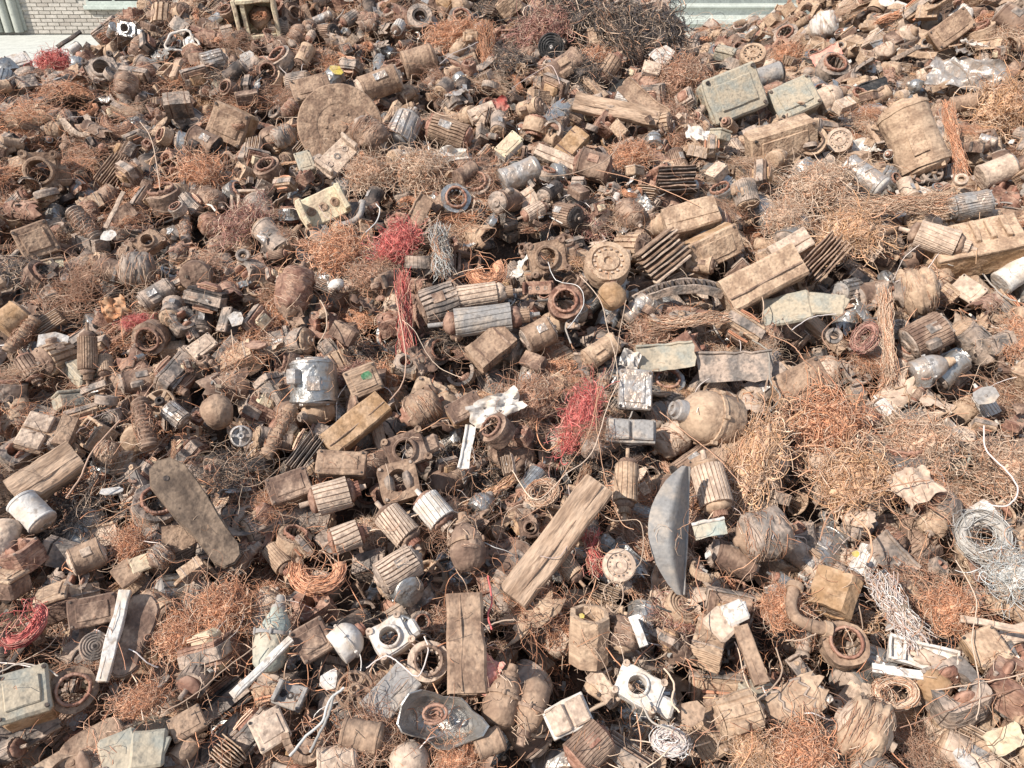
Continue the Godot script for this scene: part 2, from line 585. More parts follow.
# ---------------------------------------------------------------- the kinds of scrap
# every thing has its length along x, its visible face towards y and its width along z
func make(kind: String, called: String, L: float, W: float, T: float, m: Array) -> Node3D:
	var o := root_thing(called)
	var a: String = m[0]
	var b2: String = m[1] if m.size() > 1 else m[0]
	var c3: String = m[2] if m.size() > 2 else "coil"
	var b := MB.new()
	var r := W * 0.5
	dent_scale = 0.3 if kind in ["disc", "blade", "pulley", "rotor_disc", "ring", "armature", "can", "bell"] else (0.7 if kind in ["bar", "box", "slab"] else 1.0)
	match kind:
		"armature":
			var x0 := -L * 0.26
			var x1 := L * 0.24
			b.toothed(x0, x1, r, r * rf(0.05, 0.13), 12 + rng.randi() % 13, rf(-0.4, 0.4))
			part(o, "core", b, a)
			for s in [-1.0, 1.0]:
				var w := MB.new()
				var xs: float = x0 if s < 0 else x1
				var P := lump_rows(Vector3(L * 0.075, r * 0.8, r * 0.8), 0.25, 1.2, rf(0, 50), 8, 14)
				w.t = Transform3D(Basis.IDENTITY, Vector3(xs + s * L * 0.03, 0, 0))
				w.skin(P, true)
				part(o, "winding_head", w, b2)
			var cm := MB.new()
			cm.toothed(x1 + L * 0.075, x1 + L * 0.165, r * 0.5, r * 0.05, 16)
			part(o, "commutator", cm, c3)
			var sh := MB.new()
			var sr := r * 0.17
			sh.lathe([Vector2(-L * 0.5, 0), Vector2(-L * 0.5, sr), Vector2(-L * 0.36, sr), Vector2(-L * 0.36, sr * 1.25), Vector2(L * 0.44, sr * 1.25), Vector2(L * 0.44, sr), Vector2(L * 0.5, sr), Vector2(L * 0.5, 0)], 9)
			part(o, "shaft", sh, a)
		"motor", "finned_motor":
			var h := L * 0.34
			if kind == "motor":
				var k := rf(0.95, 1.0)
				b.lathe([Vector2(-h, r * 0.8), Vector2(-h, r), Vector2(-h * 0.9, r), Vector2(-h * 0.88, r * 0.965), Vector2(0, r * 0.965 * k), Vector2(h * 0.86, r * 0.965), Vector2(h * 0.88, r), Vector2(h, r), Vector2(h, r * 0.8)], 20)
			else:
				b.toothed(-h, h, r, r * rf(0.06, 0.16), 14 + rng.randi() % 22)
			var body := part(o, "body", b, a)
			var pl := MB.new()
			pl.box(Vector3(rf(-0.1, 0.1) * L, r * 0.975, 0), Vector3(L * 0.24, r * 0.06, r * 0.55), 0.001)
			part(body, "nameplate", pl, "alu" if rng.randf() < 0.5 else b2)
			for s in [-1.0, 1.0]:
				var e := MB.new()
				if s < 0: e.t = Transform3D(Basis(Vector3(0, 1, 0), PI), Vector3.ZERO)
				e.lathe([Vector2(h + 0.0005, r * 0.9), Vector2(h + L * 0.03, r * 0.88), Vector2(h + L * 0.06, r * 0.72), Vector2(h + L * 0.075, r * 0.4), Vector2(h + L * 0.11, r * 0.36), Vector2(h + L * 0.11, r * 0.14), Vector2(h + L * 0.08, 0)], 18)
				for q in 4:
					var an := TAU * (q + 0.5) / 4
					e.box(Vector3(h + L * 0.05, cos(an) * r * 0.78, sin(an) * r * 0.78), Vector3(L * 0.05, r * 0.16, r * 0.16), 0.002)
				part(o, "end_cap", e, b2)
			var sh := MB.new()
			sh.lathe([Vector2(L * 0.34, 0), Vector2(L * 0.34, r * 0.13), Vector2(L * 0.5, r * 0.13), Vector2(L * 0.5, 0)], 8)
			part(o, "shaft", sh, "steel")
			if rng.randf() < 0.4:
				var tb := MB.new()
				tb.box(Vector3(-L * 0.08, r * 0.75, r * 0.72), Vector3(L * 0.26, r * 0.5, r * 0.5), 0.004, Basis(Vector3(1, 0, 0), 0.8))
				part(o, "terminal_box", tb, b2)
		"can":
			var h := L * 0.5
			var prof := [Vector2(-h, 0), Vector2(-h, r * 0.9), Vector2(-h + L * 0.03, r), Vector2(-h + L * 0.08, r), Vector2(-h + L * 0.1, r * 0.96), Vector2(h * 0.62, r * 0.96), Vector2(h * 0.68, r), Vector2(h * 0.74, r), Vector2(h * 0.78, r * 0.93)]
			b.lathe(prof, 22)
			part(o, "body", b, a)
			var e := MB.new()
			e.lathe([Vector2(h * 0.76, r * 0.93), Vector2(h * 0.86, r * 0.9), Vector2(h * 0.93, r * 0.7), Vector2(h * 0.96, r * 0.4), Vector2(h * 0.97, 0)], 22, true)
			part(o, "end_cap", e, b2)
			var sh := MB.new()
			for q in 2:
				sh.box(Vector3(h * 0.99, 0, (q - 0.5) * r * 0.6), Vector3(h * 0.1, r * 0.1, r * 0.18), 0.001)
			sh.lathe([Vector2(h * 0.9, r * 0.2), Vector2(h * 1.0, r * 0.2), Vector2(h * 1.0, 0)], 8)
			part(o, "terminal", sh, "steel")
		"bell":
			var h := L * 0.5
			b.lathe([Vector2(-h, 0), Vector2(-h, r * 0.94), Vector2(-h * 0.95, r), Vector2(-h * 0.1, r), Vector2(h * 0.12, r * 0.95), Vector2(h * 0.34, r * 0.8), Vector2(h * 0.5, r * 0.62), Vector2(h * 0.62, r * 0.4)], 22, true)
			part(o, "body", b, a)
			var e := MB.new()
			e.lathe([Vector2(h * 0.62, r * 0.42), Vector2(h * 0.84, r * 0.38), Vector2(h * 0.86, r * 0.28), Vector2(h, r * 0.26), Vector2(h, r * 0.12), Vector2(h * 0.9, r * 0.12), Vector2(h * 0.9, 0)], 16)
			part(o, "boss", e, b2)
			var fl := MB.new()
			fl.lathe([Vector2(-h * 0.3, r * 0.95), Vector2(-h * 0.3, r * 1.07), Vector2(-h * 0.2, r * 1.07), Vector2(-h * 0.2, r * 0.95)], 22)
			for q in 6:
				fl.box(Vector3(-h * 0.25, cos(q * 1.047) * r * 1.08, sin(q * 1.047) * r * 1.08), Vector3(h * 0.2, r * 0.16, r * 0.16), 0.002)
			part(o, "flange", fl, a)
		"stator":
			var h := T * 0.5
			b.t = ax_y()
			var n := 12
			var ang := []
			var ro := []
			var ri := []
			for i in n:
				for f in [[0.0, 1], [0.55, 1], [0.6, 0], [0.95, 0]]:
					ang.append(TAU * (i + f[0]) / n)
					ro.append(r)
					ri.append(r * (0.52 if f[1] else 0.74))
			b.radial(-h, h, ang, ro, ri)
			part(o, "core", b, a)
			for s in [-1.0, 1.0]:
				var w := MB.new()
				w.t = Transform3D(Basis.IDENTITY, Vector3(0, s * h, 0))
				w.col = Color.WHITE
				for q in n:
					var pts := []
					for z in 7:
						var an := TAU * (q + rf(-0.1, 0.1) + z * 0.42) / n
						pts.append(Vector3(cos(an) * r * 0.66, s * h * 0.35 * sin(PI * z / 6.0) + rf(-0.002, 0.002), sin(an) * r * 0.66))
					w.tube(pts, r * 0.085, r * 0.085, 5)
				part(o, "winding", w, b2)
		"core_block":
			# square laminated stack with a round bore and two coils
			b.t = ax_y()
			var ang := []
			var ro := []
			var ri := []
			for i in 32:
				var an := TAU * i / 32.0
				ang.append(an)
				var sq := 1.0 / maxf(absf(cos(an)), absf(sin(an)))
				ro.append(minf(r * sq, r * 1.28))
				ri.append(r * 0.6)
			var nl := 5
			for q in nl:
				var y0 := -T * 0.5 + T * q / nl
				b.radial(y0, y0 + T / nl * 0.86, ang, ro, ri)
				if q < nl - 1:
					var ro2 := []
					for z in ro: ro2.append(z * 0.97)
					b.radial(y0 + T / nl * 0.86, y0 + T / nl, ang, ro2, ri)
			part(o, "core", b, a)
			for s in [-1.0, 1.0]:
				var w := MB.new()
				w.t = Transform3D(Basis.IDENTITY, Vector3(s * r * 0.5, 0, 0))
				w.skin(lump_rows(Vector3(r * 0.28, T * 0.72, r * 0.62), 0.2, 1.5, rf(0, 40), 8, 12), true)
				part(o, "coil", w, b2)
			for sx in [-1.0, 1.0]:
				for sz in [-1.0, 1.0]:
					var pin := MB.new()
					pin.t = Transform3D(ax_y().basis, Vector3(sx * r * 0.8, 0, sz * r * 0.8))
					pin.lathe([Vector2(T * 0.4, 0), Vector2(T * 0.4, r * 0.09), Vector2(T * 0.56, r * 0.09), Vector2(T * 0.56, 0)], 6)
					part(o, "bolt", pin, "steel")
		"transformer":
			var nl := 7
			for q in nl:
				var z0 := -W * 0.28 + W * 0.56 * (q + 0.5) / nl
				var jx := rf(-0.012, 0.012) * L
				for s in [-1.0, 1.0]:
					b.box(Vector3(s * L * 0.42 + jx, 0, z0), Vector3(L * 0.16, T, W * 0.56 / nl * 0.84), 0.0008)
					b.box(Vector3(jx, s * T * 0.41, z0), Vector3(L * 0.68, T * 0.18, W * 0.56 / nl * 0.84), 0.0008)
			b.box(Vector3.ZERO, Vector3(L * 0.92, T * 0.9, W * 0.5), 0.001)
			part(o, "core", b, a)
			var w := MB.new()
			w.box(Vector3.ZERO, Vector3(L * 0.62, T * 0.6, W * 0.94), 0.12 * T)
			var coil := part(o, "coil", w, b2)
			var wr := MB.new()
			wr.col = wire_tint("brown")
			for q in 7:
				var zz := (q - 3) * W * 0.125
				if absf(zz) < W * 0.3: continue
				wr.tube([Vector3(-L * 0.31, T * 0.31, zz), Vector3(L * 0.31, T * 0.31, zz)], 0.002, 0.002, 4)
			for s in [-1.0, 1.0]:
				wr.tube([Vector3(-L * 0.3, T * 0.3, s * W * 0.42), Vector3(0, T * 0.33, s * W * 0.44), Vector3(L * 0.3, T * 0.3, s * W * 0.4)], 0.0025, 0.0025, 4)
			part(coil, "winding_turn", wr, "wire").set_meta("kind", "stuff")
			var f := MB.new()
			f.box(Vector3(0, T * 0.54, 0), Vector3(L * 1.1, T * 0.05, W * 0.3), 0.001)
			for s in [-1.0, 1.0]:
				f.box(Vector3(s * L * 0.54, T * 0.24, 0), Vector3(T * 0.05, T * 0.6, W * 0.3), 0.001)
			part(o, "strap", f, c3 if m.size() > 2 else "steel")
		"block":
			# stack of stamped plates
			var nl := 9
			for q in nl:
				var y0 := -T * 0.5 + T * (q + 0.5) / nl
				var dj := rf(-0.008, 0.008) * L
				b.box(Vector3(dj, y0, rf(-0.01, 0.01) * W), Vector3(L, T / nl * 0.8, W), 0.001)
			b.box(Vector3.ZERO, Vector3(L * 0.975, T * 0.98, W * 0.965), 0.0)
			part(o, "plate_stack", b, a)
			for s in [-0.3, 0.3]:
				var w := MB.new()
				w.box(Vector3(s * L, 0, 0), Vector3(L * 0.05, T * 1.03, W * 1.03), 0.001)
				part(o, "weld_band", w, b2)
		"bar":
			# long rectangular bar with worn, slightly bent edges
			var P := []
			var ns := 7
			for i in ns + 1:
				var x := -L * 0.5 + L * i / ns
				var y := 0.012 * L * sin(i * 1.3 + L * 40.0)
				P.append([x, y, rf(0.96, 1.0), rf(-0.01, 0.01) * W])
			var ch := minf(W, T) * 0.08
			for i in ns:
				var ring0 := bar_ring(P[i], W, T, ch)
				var ring1 := bar_ring(P[i + 1], W, T, ch)
				for q in 8:
					var w := (q + 1) % 8
					b.quad(ring0[q], ring0[w], ring1[w], ring1[q], (ring0[q] + ring0[w]) * Vector3(0, 1, 1))
			for i in [0, ns]:
				var ring := bar_ring(P[i], W, T, ch)
				for q in 8:
					b.tri(Vector3(P[i][0], P[i][1], 0), ring[q], ring[(q + 1) % 8], Vector3(-1 if i == 0 else 1, 0, 0))
			part(o, "body", b, a)
			var w2 := MB.new()
			w2.box(Vector3(0, T * 0.5 + 0.004 * L, W * 0.12), Vector3(L * 0.97, T * 0.07, W * 0.05), 0.001)
			w2.box(Vector3(L * 0.495, T * 0.1, 0), Vector3(L * 0.03, T * 0.5, W * 0.5), 0.002)
			part(o, "seam", w2, b2)
		"slab":
			# flat slab with two rounded ends
			var ang := []
			var ro := []
			for i in 40:
				var an := TAU * i / 40.0
				var dx := cos(an)
				var dz := sin(an)
				var hx := L * 0.5 - r
				# distance from the middle to a stadium outline
				var t1 := r / maxf(absf(dz), 0.0001)
				if absf(dx) * t1 > hx:
					var bq := absf(dx) * hx
					t1 = bq + sqrt(maxf(0.0, bq * bq - hx * hx + r * r))
				ang.append(an)
				ro.append(t1 * (1.0 - 0.16 * dx))
			b.t = Transform3D(Basis(Vector3(0, 1, 0), Vector3(1, 0, 0), Vector3(0, 0, 1)), Vector3.ZERO)
			b.radial(-T * 0.5, T * 0.34, ang, ro)
			var ro2 := []
			for q in ro: ro2.append(q - T * 0.16)
			b.radial(T * 0.34, T * 0.5, ang, ro2)
			part(o, "body", b, a)
			var k := MB.new()
			k.t = Transform3D(ax_y().basis, Vector3(-L * 0.42, 0, r * 0.2))
			k.lathe([Vector2(T * 0.45, r * 0.2), Vector2(T * 0.56, r * 0.18), Vector2(T * 0.56, 0)], 10)
			part(o, "stud", k, b2)
		"box":
			var ch := minf(W, T) * 0.09
			b.box(Vector3(0, -T * 0.1, 0), Vector3(L, T * 0.8, W), ch)
			part(o, "body", b, a)
			var l := MB.new()
			l.box(Vector3(0, T * 0.4, 0), Vector3(L * 1.03, T * 0.18, W * 1.03), ch * 0.8)
			l.box(Vector3(0, T * 0.5, 0), Vector3(L * 0.7, T * 0.08, W * 0.6), ch * 0.4)
			var lid := part(o, "lid", l, b2)
			var s4 := MB.new()
			for sx in [-1.0, 1.0]:
				for sz in [-1.0, 1.0]:
					s4.t = Transform3D(ax_y().basis, Vector3(sx * L * 0.44, T * 0.49, sz * W * 0.42))
					s4.lathe([Vector2(-0.002, W * 0.05), Vector2(T * 0.05, W * 0.045), Vector2(T * 0.06, 0)], 7)
			part(lid, "screw", s4, "dark").set_meta("kind", "stuff")
		"open_box":
			var th := minf(W, L) * 0.11
			b.box(Vector3(0, -T * 0.5 + th * 0.5, 0), Vector3(L, th, W), th * 0.2)
			for s in [-1.0, 1.0]:
				b.box(Vector3(s * (L - th) * 0.5, th * 0.5, 0), Vector3(th, T - th, W), th * 0.2)
				b.box(Vector3(0, th * 0.5, s * (W - th) * 0.5), Vector3(L - th * 2, T - th, th), th * 0.2)
			part(o, "shell", b, a)
			var w := MB.new()
			w.t = Transform3D(Basis.IDENTITY, Vector3(L * 0.1, -T * 0.12, 0))
			w.skin(lump_rows(Vector3(L * 0.28, T * 0.36, W * 0.3), 0.4, 1.3, rf(0, 50), 8, 12), true)
			part(o, "coil", w, b2)
			var e := MB.new()
			e.box(Vector3(-L * 0.27, T * 0.1, 0), Vector3(th, T * 0.7, W * 0.8), 0.001)
			part(o, "partition", e, a)
		"gearbox":
			# body drilled right through
			var ang := []
			var ro := []
			var ri := []
			var rim := []
			for i in 32:
				var an := TAU * i / 32.0
				var cx := -cos(an)
				var cz := sin(an)
				var tx := (L * 0.45 if cx > 0.0 else L * 0.37) / maxf(absf(cx), 0.001)
				var tz := W * 0.45 / maxf(absf(cz), 0.001)
				var far := minf(tx, tz)
				ang.append(an)
				ro.append(minf(far, 0.54 * sqrt(L * L * 0.67 + W * W * 0.81)))
				ri.append(W * 0.26)
				rim.append(ro[i] * 0.92)
			b.t = Transform3D(ax_y().basis, Vector3(-L * 0.1, 0, 0))
			b.radial(-T * 0.46, T * 0.26, ang, ro, ri)
			b.radial(T * 0.26, T * 0.34, ang, rim, ri)
			b.t = Transform3D.IDENTITY
			b.box(Vector3(L * 0.42, -T * 0.1, W * 0.1), Vector3(L * 0.4, T * 0.5, W * 0.5), T * 0.12)
			part(o, "housing", b, a)
			var e := MB.new()
			e.t = Transform3D(ax_y().basis, Vector3(-L * 0.1, 0, 0))
			var hr := W * 0.26
			e.lathe([Vector2(T * 0.3, hr * 1.35), Vector2(T * 0.46, hr * 1.3), Vector2(T * 0.5, hr * 1.2), Vector2(T * 0.5, hr), Vector2(T * 0.3, hr)], 18)
			part(o, "bore_collar", e, a)
			for sx in [-1.0, 1.0]:
				for sz in [-1.0, 1.0]:
					var f := MB.new()
					f.t = Transform3D(ax_y().basis, Vector3(-L * 0.06 + sx * L * 0.36, 0, sz * W * 0.4))
					f.lathe([Vector2(-T * 0.4, W * 0.11), Vector2(T * 0.42, W * 0.1), Vector2(T * 0.42, W * 0.05), Vector2(T * 0.34, 0.0)], 9)
					part(o, "bolt_lug", f, b2)
		"end_bell":
			b.t = ax_y()
			b.lathe([Vector2(-T * 0.5, r * 0.86), Vector2(-T * 0.5, r), Vector2(T * 0.1, r), Vector2(T * 0.26, r * 0.93), Vector2(T * 0.3, r * 0.84), Vector2(T * 0.2, r * 0.8), Vector2(-T * 0.2, r * 0.78)], 24)
			part(o, "rim", b, a)
			var sp := MB.new()
			var ns := 4 + rng.randi() % 3
			for q in ns:
				sp.t = Transform3D(Basis(Vector3(0, 1, 0), TAU * q / ns), Vector3.ZERO)
				sp.box(Vector3(r * 0.52, T * 0.2, 0), Vector3(r * 0.66, T * 0.22, r * 0.24), T * 0.04)
			part(o, "spider", sp, a)
			var hb := MB.new()
			hb.t = ax_y()
			hb.lathe([Vector2(-T * 0.1, r * 0.34), Vector2(T * 0.42, r * 0.32), Vector2(T * 0.5, r * 0.26), Vector2(T * 0.5, r * 0.14), Vector2(T * 0.25, r * 0.14), Vector2(T * 0.25, 0)], 16)
			part(o, "hub", hb, b2)
			var fl := MB.new()
			fl.t = ax_y()
			fl.lathe([Vector2(-T * 0.25, 0), Vector2(-T * 0.22, r * 0.8), Vector2(-T * 0.4, r * 0.8)], 18)
			part(o, "backplate", fl, a)
		"pulley":
			b.t = ax_y()
			var prof := [Vector2(-T * 0.5, r * 0.9), Vector2(-T * 0.45, r), Vector2(T * 0.42, r), Vector2(T * 0.5, r * 0.96)]
			for q in 4:
				var rr := r * (0.9 - q * 0.18)
				prof.append_array([Vector2(T * 0.5, rr), Vector2(T * 0.38, rr - r * 0.02), Vector2(T * 0.38, rr - r * 0.09), Vector2(T * (0.48 - q * 0.01), rr - r * 0.11)])
			prof.append_array([Vector2(T * 0.46, r * 0.2), Vector2(T * 0.46, r * 0.14)])
			b.lathe(prof, 26)
			part(o, "wheel", b, a)
			var k := MB.new()
			k.t = ax_y()
			k.lathe([Vector2(T * 0.2, r * 0.16), Vector2(T * 0.44, r * 0.13), Vector2(T * 0.44, 0)], 12)
			part(o, "hub", k, b2)
		"rotor_disc":
			# thick round rotor with a ringed, drilled top
			b.t = ax_y()
			b.lathe([Vector2(-T * 0.5, r * 0.85), Vector2(-T * 0.4, r * 0.97), Vector2(T * 0.2, r), Vector2(T * 0.42, r * 0.95), Vector2(T * 0.45, r * 0.72), Vector2(T * 0.36, r * 0.68), Vector2(T * 0.36, r * 0.5), Vector2(T * 0.44, r * 0.47), Vector2(T * 0.44, r * 0.2), Vector2(T * 0.34, r * 0.18), Vector2(T * 0.34, 0)], 28)
			part(o, "body", b, a)
			var k := MB.new()
			for q in 14:
				var an := TAU * q / 14.0
				k.t = Transform3D(ax_y().basis, Vector3(cos(an) * r * 0.6, 0, sin(an) * r * 0.6))
				k.lathe([Vector2(T * 0.34, r * 0.06), Vector2(T * 0.45, r * 0.055), Vector2(T * 0.45, 0)], 6)
			part(o, "stud_ring", k, b2).set_meta("kind", "stuff")
		"disc":
			b.t = ax_y()
			b.lathe([Vector2(-T * 0.5, 0), Vector2(-T * 0.5, r * 0.97), Vector2(-T * 0.3, r), Vector2(T * 0.3, r), Vector2(T * 0.5, r * 0.97), Vector2(T * 0.42, r * 0.55), Vector2(T * 0.3, r * 0.52), Vector2(T * 0.3, r * 0.16), Vector2(T * 0.6, r * 0.14), Vector2(T * 0.6, 0)], 40)
			part(o, "plate", b, a)
			var k := MB.new()
			for q in 6:
				var an := TAU * q / 6.0
				k.t = Transform3D(ax_y().basis, Vector3(cos(an) * r * 0.34, 0, sin(an) * r * 0.34))
				k.lathe([Vector2(T * 0.2, r * 0.04), Vector2(T * 0.5, r * 0.04), Vector2(T * 0.5, 0)], 7)
			part(o, "rivet", k, b2).set_meta("kind", "stuff")
		"ring":
			b.t = ax_y()
			b.lathe([Vector2(-T * 0.5, r * 0.6), Vector2(-T * 0.5, r * 0.95), Vector2(-T * 0.4, r), Vector2(T * 0.4, r), Vector2(T * 0.5, r * 0.95), Vector2(T * 0.5, r * 0.6), Vector2(-T * 0.5, r * 0.6)], 24)
			part(o, "body", b, a)
			var k := MB.new()
			k.t = ax_y()
			k.lathe([Vector2(-T * 0.4, r * 0.45), Vector2(-T * 0.4, r * 0.6), Vector2(T * 0.44, r * 0.6), Vector2(T * 0.44, r * 0.42), Vector2(-T * 0.4, r * 0.42)], 20)
			part(o, "inner_race", k, b2)
		"loop":
			var pts := []
			for i in 25:
				var an := TAU * i / 24.0
				var k := 1.0 + 0.12 * sin(an * 3.0) + 0.06 * sin(an * 5.0 + 1.0)
				pts.append(Vector3(cos(an) * L * 0.5 * k, 0.004 * sin(an * 4.0), sin(an) * W * 0.5 * k))
			b.tube(pts, T * 0.5, T * 0.5, 7, false)
			part(o, "rim", b, a)
		"plate":
			var k := 6 + rng.randi() % 4
			var ang := []
			var ro := []
			for i in k:
				ang.append(TAU * (i + rf(-0.25, 0.25)) / k)
				ro.append(r * rf(0.75, 1.15))
			b.t = Transform3D(Basis.from_scale(Vector3(L / W, 1, 1)), Vector3.ZERO) * ax_y()
			b.radial(-T * 0.5, T * 0.5, ang, ro)
			part(o, "sheet", b, a)
			var e := MB.new()
			e.t = ax_y()
			e.lathe([Vector2(T * 0.4, r * 0.16), Vector2(T * 0.62, r * 0.15), Vector2(T * 0.62, r * 0.08), Vector2(T * 0.51, r * 0.07)], 10)
			part(o, "eyelet", e, b2)
		"sheet":
			var sd := rf(0, 100)
			var bend := rf(-0.5, 0.5)
			var P := []
			for i in 9:
				var row := []
				for j in 6:
					var u := i / 8.0 - 0.5
					var w := j / 5.0 - 0.5
					var edge := 1.0 + 0.09 * bump.get_noise_2d(sd + i * 40.0, j * 55.0)
					row.append(Vector3(u * L * edge, T * (bend * (u * u * 4.0 - 0.4) + 0.5 * bump.get_noise_3d(u * 90 + sd, w * 90, sd)), w * W * edge))
				P.append(row)
			b.sheet(P, 0.003, Vector3(0, 1, 0))
			part(o, "sheet", b, a)
			var f := MB.new()
			var pts := []
			for i in 9: pts.append(P[i][0] + Vector3(0, 0.001, 0))
			f.tube(pts, 0.0045, 0.0045, 5)
			part(o, "folded_edge", f, b2)
		"shell":
			# torn piece of a round casing with a ragged rim and ribs
			var sd := rf(0, 100)
			var arc := rf(1.6, 3.4)
			var P := []
			for i in 11:
				var row := []
				var an := arc * (i / 10.0 - 0.5)
				var cutl := 0.5 + 0.35 * bump.get_noise_2d(sd + i * 13.0, 3.0)
				var cutr := 0.5 + 0.45 * bump.get_noise_2d(sd + i * 16.0, 90.0)
				for j in 7:
					var x := lerpf(-cutl, cutr, j / 6.0) * L
					var rr := r * (1.0 + 0.12 * bump.get_noise_3d(x * 900, an * 30.0, sd))
					row.append(Vector3(x, cos(an) * rr - r * 0.5, sin(an) * rr))
				P.append(row)
			b.sheet(P, 0.003, Vector3(0, 1, 0))
			part(o, "casing", b, a)
			for q in [0.28, 0.72]:
				var k := MB.new()
				var pts := []
				for i in 11: pts.append(P[i][0].lerp(P[i][6], q) * 1.01)
				k.tube(pts, W * 0.035, W * 0.035, 5)
				part(o, "rib", k, b2)
			var w := MB.new()
			for q in 26:
				w.col = wire_tint("copper" if q % 2 == 0 else "dusty")
				w.strand(curl_points(Vector3(L * 0.5, r * 0.5, r), 8, L * 0.08, 0.6), 0.0008)
			part(o, "wire", w, "wire")
		"cloth":
			var sd := rf(0, 100)
			var P := []
			for i in 15:
				var row := []
				for j in 11:
					var u := i / 14.0 - 0.5
					var w := j / 10.0 - 0.5
					var q := Vector3(u * 95 + sd, w * 95, sd)
					var edge := 1.0 + 0.10 * bump.get_noise_2d(sd + i * 14.0, j * 14.0)
					row.append(Vector3(u * L * edge, T * (bump.get_noise_3dv(q) * 1.0 + 0.5 * bump.get_noise_3dv(q * 2.2)), w * W * edge) + Vector3(bump.get_noise_3dv(q + Vector3(90, 0, 0)) * L * 0.12, 0, bump.get_noise_3dv(q + Vector3(0, 90, 0)) * W * 0.12))
				P.append(row)
			b.sheet(P, 0.0015, Vector3(0, 1, 0))
			part(o, "fold", b, a)
		"bracket":
			var th := T * 0.16
			b.box(Vector3(0, -T * 0.5 + th, 0), Vector3(L, th * 2, W), th * 0.4)
			for s in [-1.0, 1.0]:
				b.box(Vector3(s * L * 0.42, 0, 0), Vector3(th * 2, T * 0.96, W * 0.9), th * 0.4)
			part(o, "channel", b, a)
			for s in [-0.6, 0.0, 0.6]:
				var e := MB.new()
				e.t = Transform3D(ax_y().basis, Vector3(s * L * 0.42, 0, 0))
				e.lathe([Vector2(-T * 0.2, W * 0.16), Vector2(-T * 0.12, W * 0.15), Vector2(-T * 0.12, W * 0.08), Vector2(-T * 0.17, W * 0.07), Vector2(-T * 0.17, 0)], 10)
				part(o, "bush", e, b2)
		"lump":
			var sd := rf(0, 90)
			b.skin(barrel_rows(Vector3(L * 0.4, T * 0.5, W * 0.5), rf(0.16, 0.34), sd, rf(7.0, 13.0), 18, 20), true)
			part(o, "body", b, a)
			var k := MB.new()
			k.lathe([Vector2(-L * 0.5, 0), Vector2(-L * 0.5, r * 0.2), Vector2(-L * 0.44, r * 0.24), Vector2(-L * 0.41, r * 0.55), Vector2(-L * 0.3, r * 0.72)], 12, true)
			part(o, "end_cap", k, b2)
			var k2 := MB.new()
			k2.lathe([Vector2(L * 0.34, r * 0.5), Vector2(L * 0.4, r * 0.3), Vector2(L * 0.42, r * 0.16), Vector2(L * 0.5, r * 0.16), Vector2(L * 0.5, 0)], 12)
			part(o, "shaft", k2, b2)
			var h := MB.new()
			for q in 90:
				h.col = wire_tint("brown" if rng.randf() < 0.5 else "dusty")
				var x := rf(-0.34, 0.34) * L
				var a0 := rf(0, TAU)
				var dx := rf(-0.3, 0.3) * L
				var span := rf(0.6, 2.6)
				var rr := rf(0.95, 1.08)
				var pts := PackedVector3Array()
				for z in 9:
					var u := z / 8.0
					var an := a0 + span * u
					var xx := clampf(x + dx * u, -L * 0.38, L * 0.38)
					var fall := pow(maxf(0.05, 1.0 - pow(xx / (L * 0.42), 4.0)), 0.5)
					pts.append(Vector3(xx, cos(an) * T * 0.5 * rr * fall, sin(an) * W * 0.5 * rr * fall) + rv(0.0018))
				h.strand(pts, rf(0.0005, 0.001))
			part(o, "wire_wrap", h, "wire")
		"ball":
			b.skin(lump_rows(Vector3(L * 0.5, T * 0.5, W * 0.5), 0.12, 0.8, rf(0, 90), 12, 18), true)
			part(o, "shell", b, a)
			var k := MB.new()
			k.t = Transform3D(Basis(Vector3(0, 1, 0), rf(0, 6.0)), Vector3.ZERO)
			k.lathe([Vector2(L * 0.44, r * 0.3), Vector2(L * 0.53, r * 0.26), Vector2(L * 0.54, 0)], 10)
			part(o, "cap", k, b2)
		"tangle":
			var rad := Vector3(L * 0.5, T * 0.5, W * 0.5)
			var sd := rf(0, 90)
			b.skin(lump_rows(rad * 0.64, 0.85, 1.1, sd, 12, 16), true)
			b.col = core_tint(a)
			b.c.fill(b.col)
			part(o, "matted_core", b, "cable")
			var k := MB.new()
			var cnt := int(clampf(L * W * 60000.0, 300, 1000))
			for q in cnt:
				k.col = wire_tint(a if a == "red" or rng.randf() < 0.78 else "dusty")
				k.strand(shaggy_points(rad, sd, 7, (L + W) * rf(0.02, 0.055), rf(0.2, 1.0)), 0.00045 + 0.001 * pow(rng.randf(), 2.0))
			for q in int(cnt * (0.06 if a == "red" else 0.3)):
				k.col = wire_tint(a if rng.randf() < 0.7 else "dusty")
				k.strand(loose_points(Vector3(rad.x * 1.25, rad.y * 0.8, rad.z * 1.25), 9, (L + W) * rf(0.025, 0.05), rf(0.2, 0.9)), 0.0004 + 0.0012 * pow(rng.randf(), 2.0))
			part(o, "wire", k, "wire")
		"spray":
			# loose flat whorls of thin wire without a core
			var rad := Vector3(L * 0.5, T * 0.5, W * 0.5)
			var cnt := int(clampf(L * W * 4200.0, 60, 200))
			for q in cnt:
				b.col = wire_tint(a if rng.randf() < 0.8 else "dusty")
				b.strand(loose_points(rad, 10 + rng.randi() % 9, (L + W) * rf(0.025, 0.05), rf(0.2, 0.9)), rf(0.0005, 0.0010))
			part(o, "wire", b, "wire")
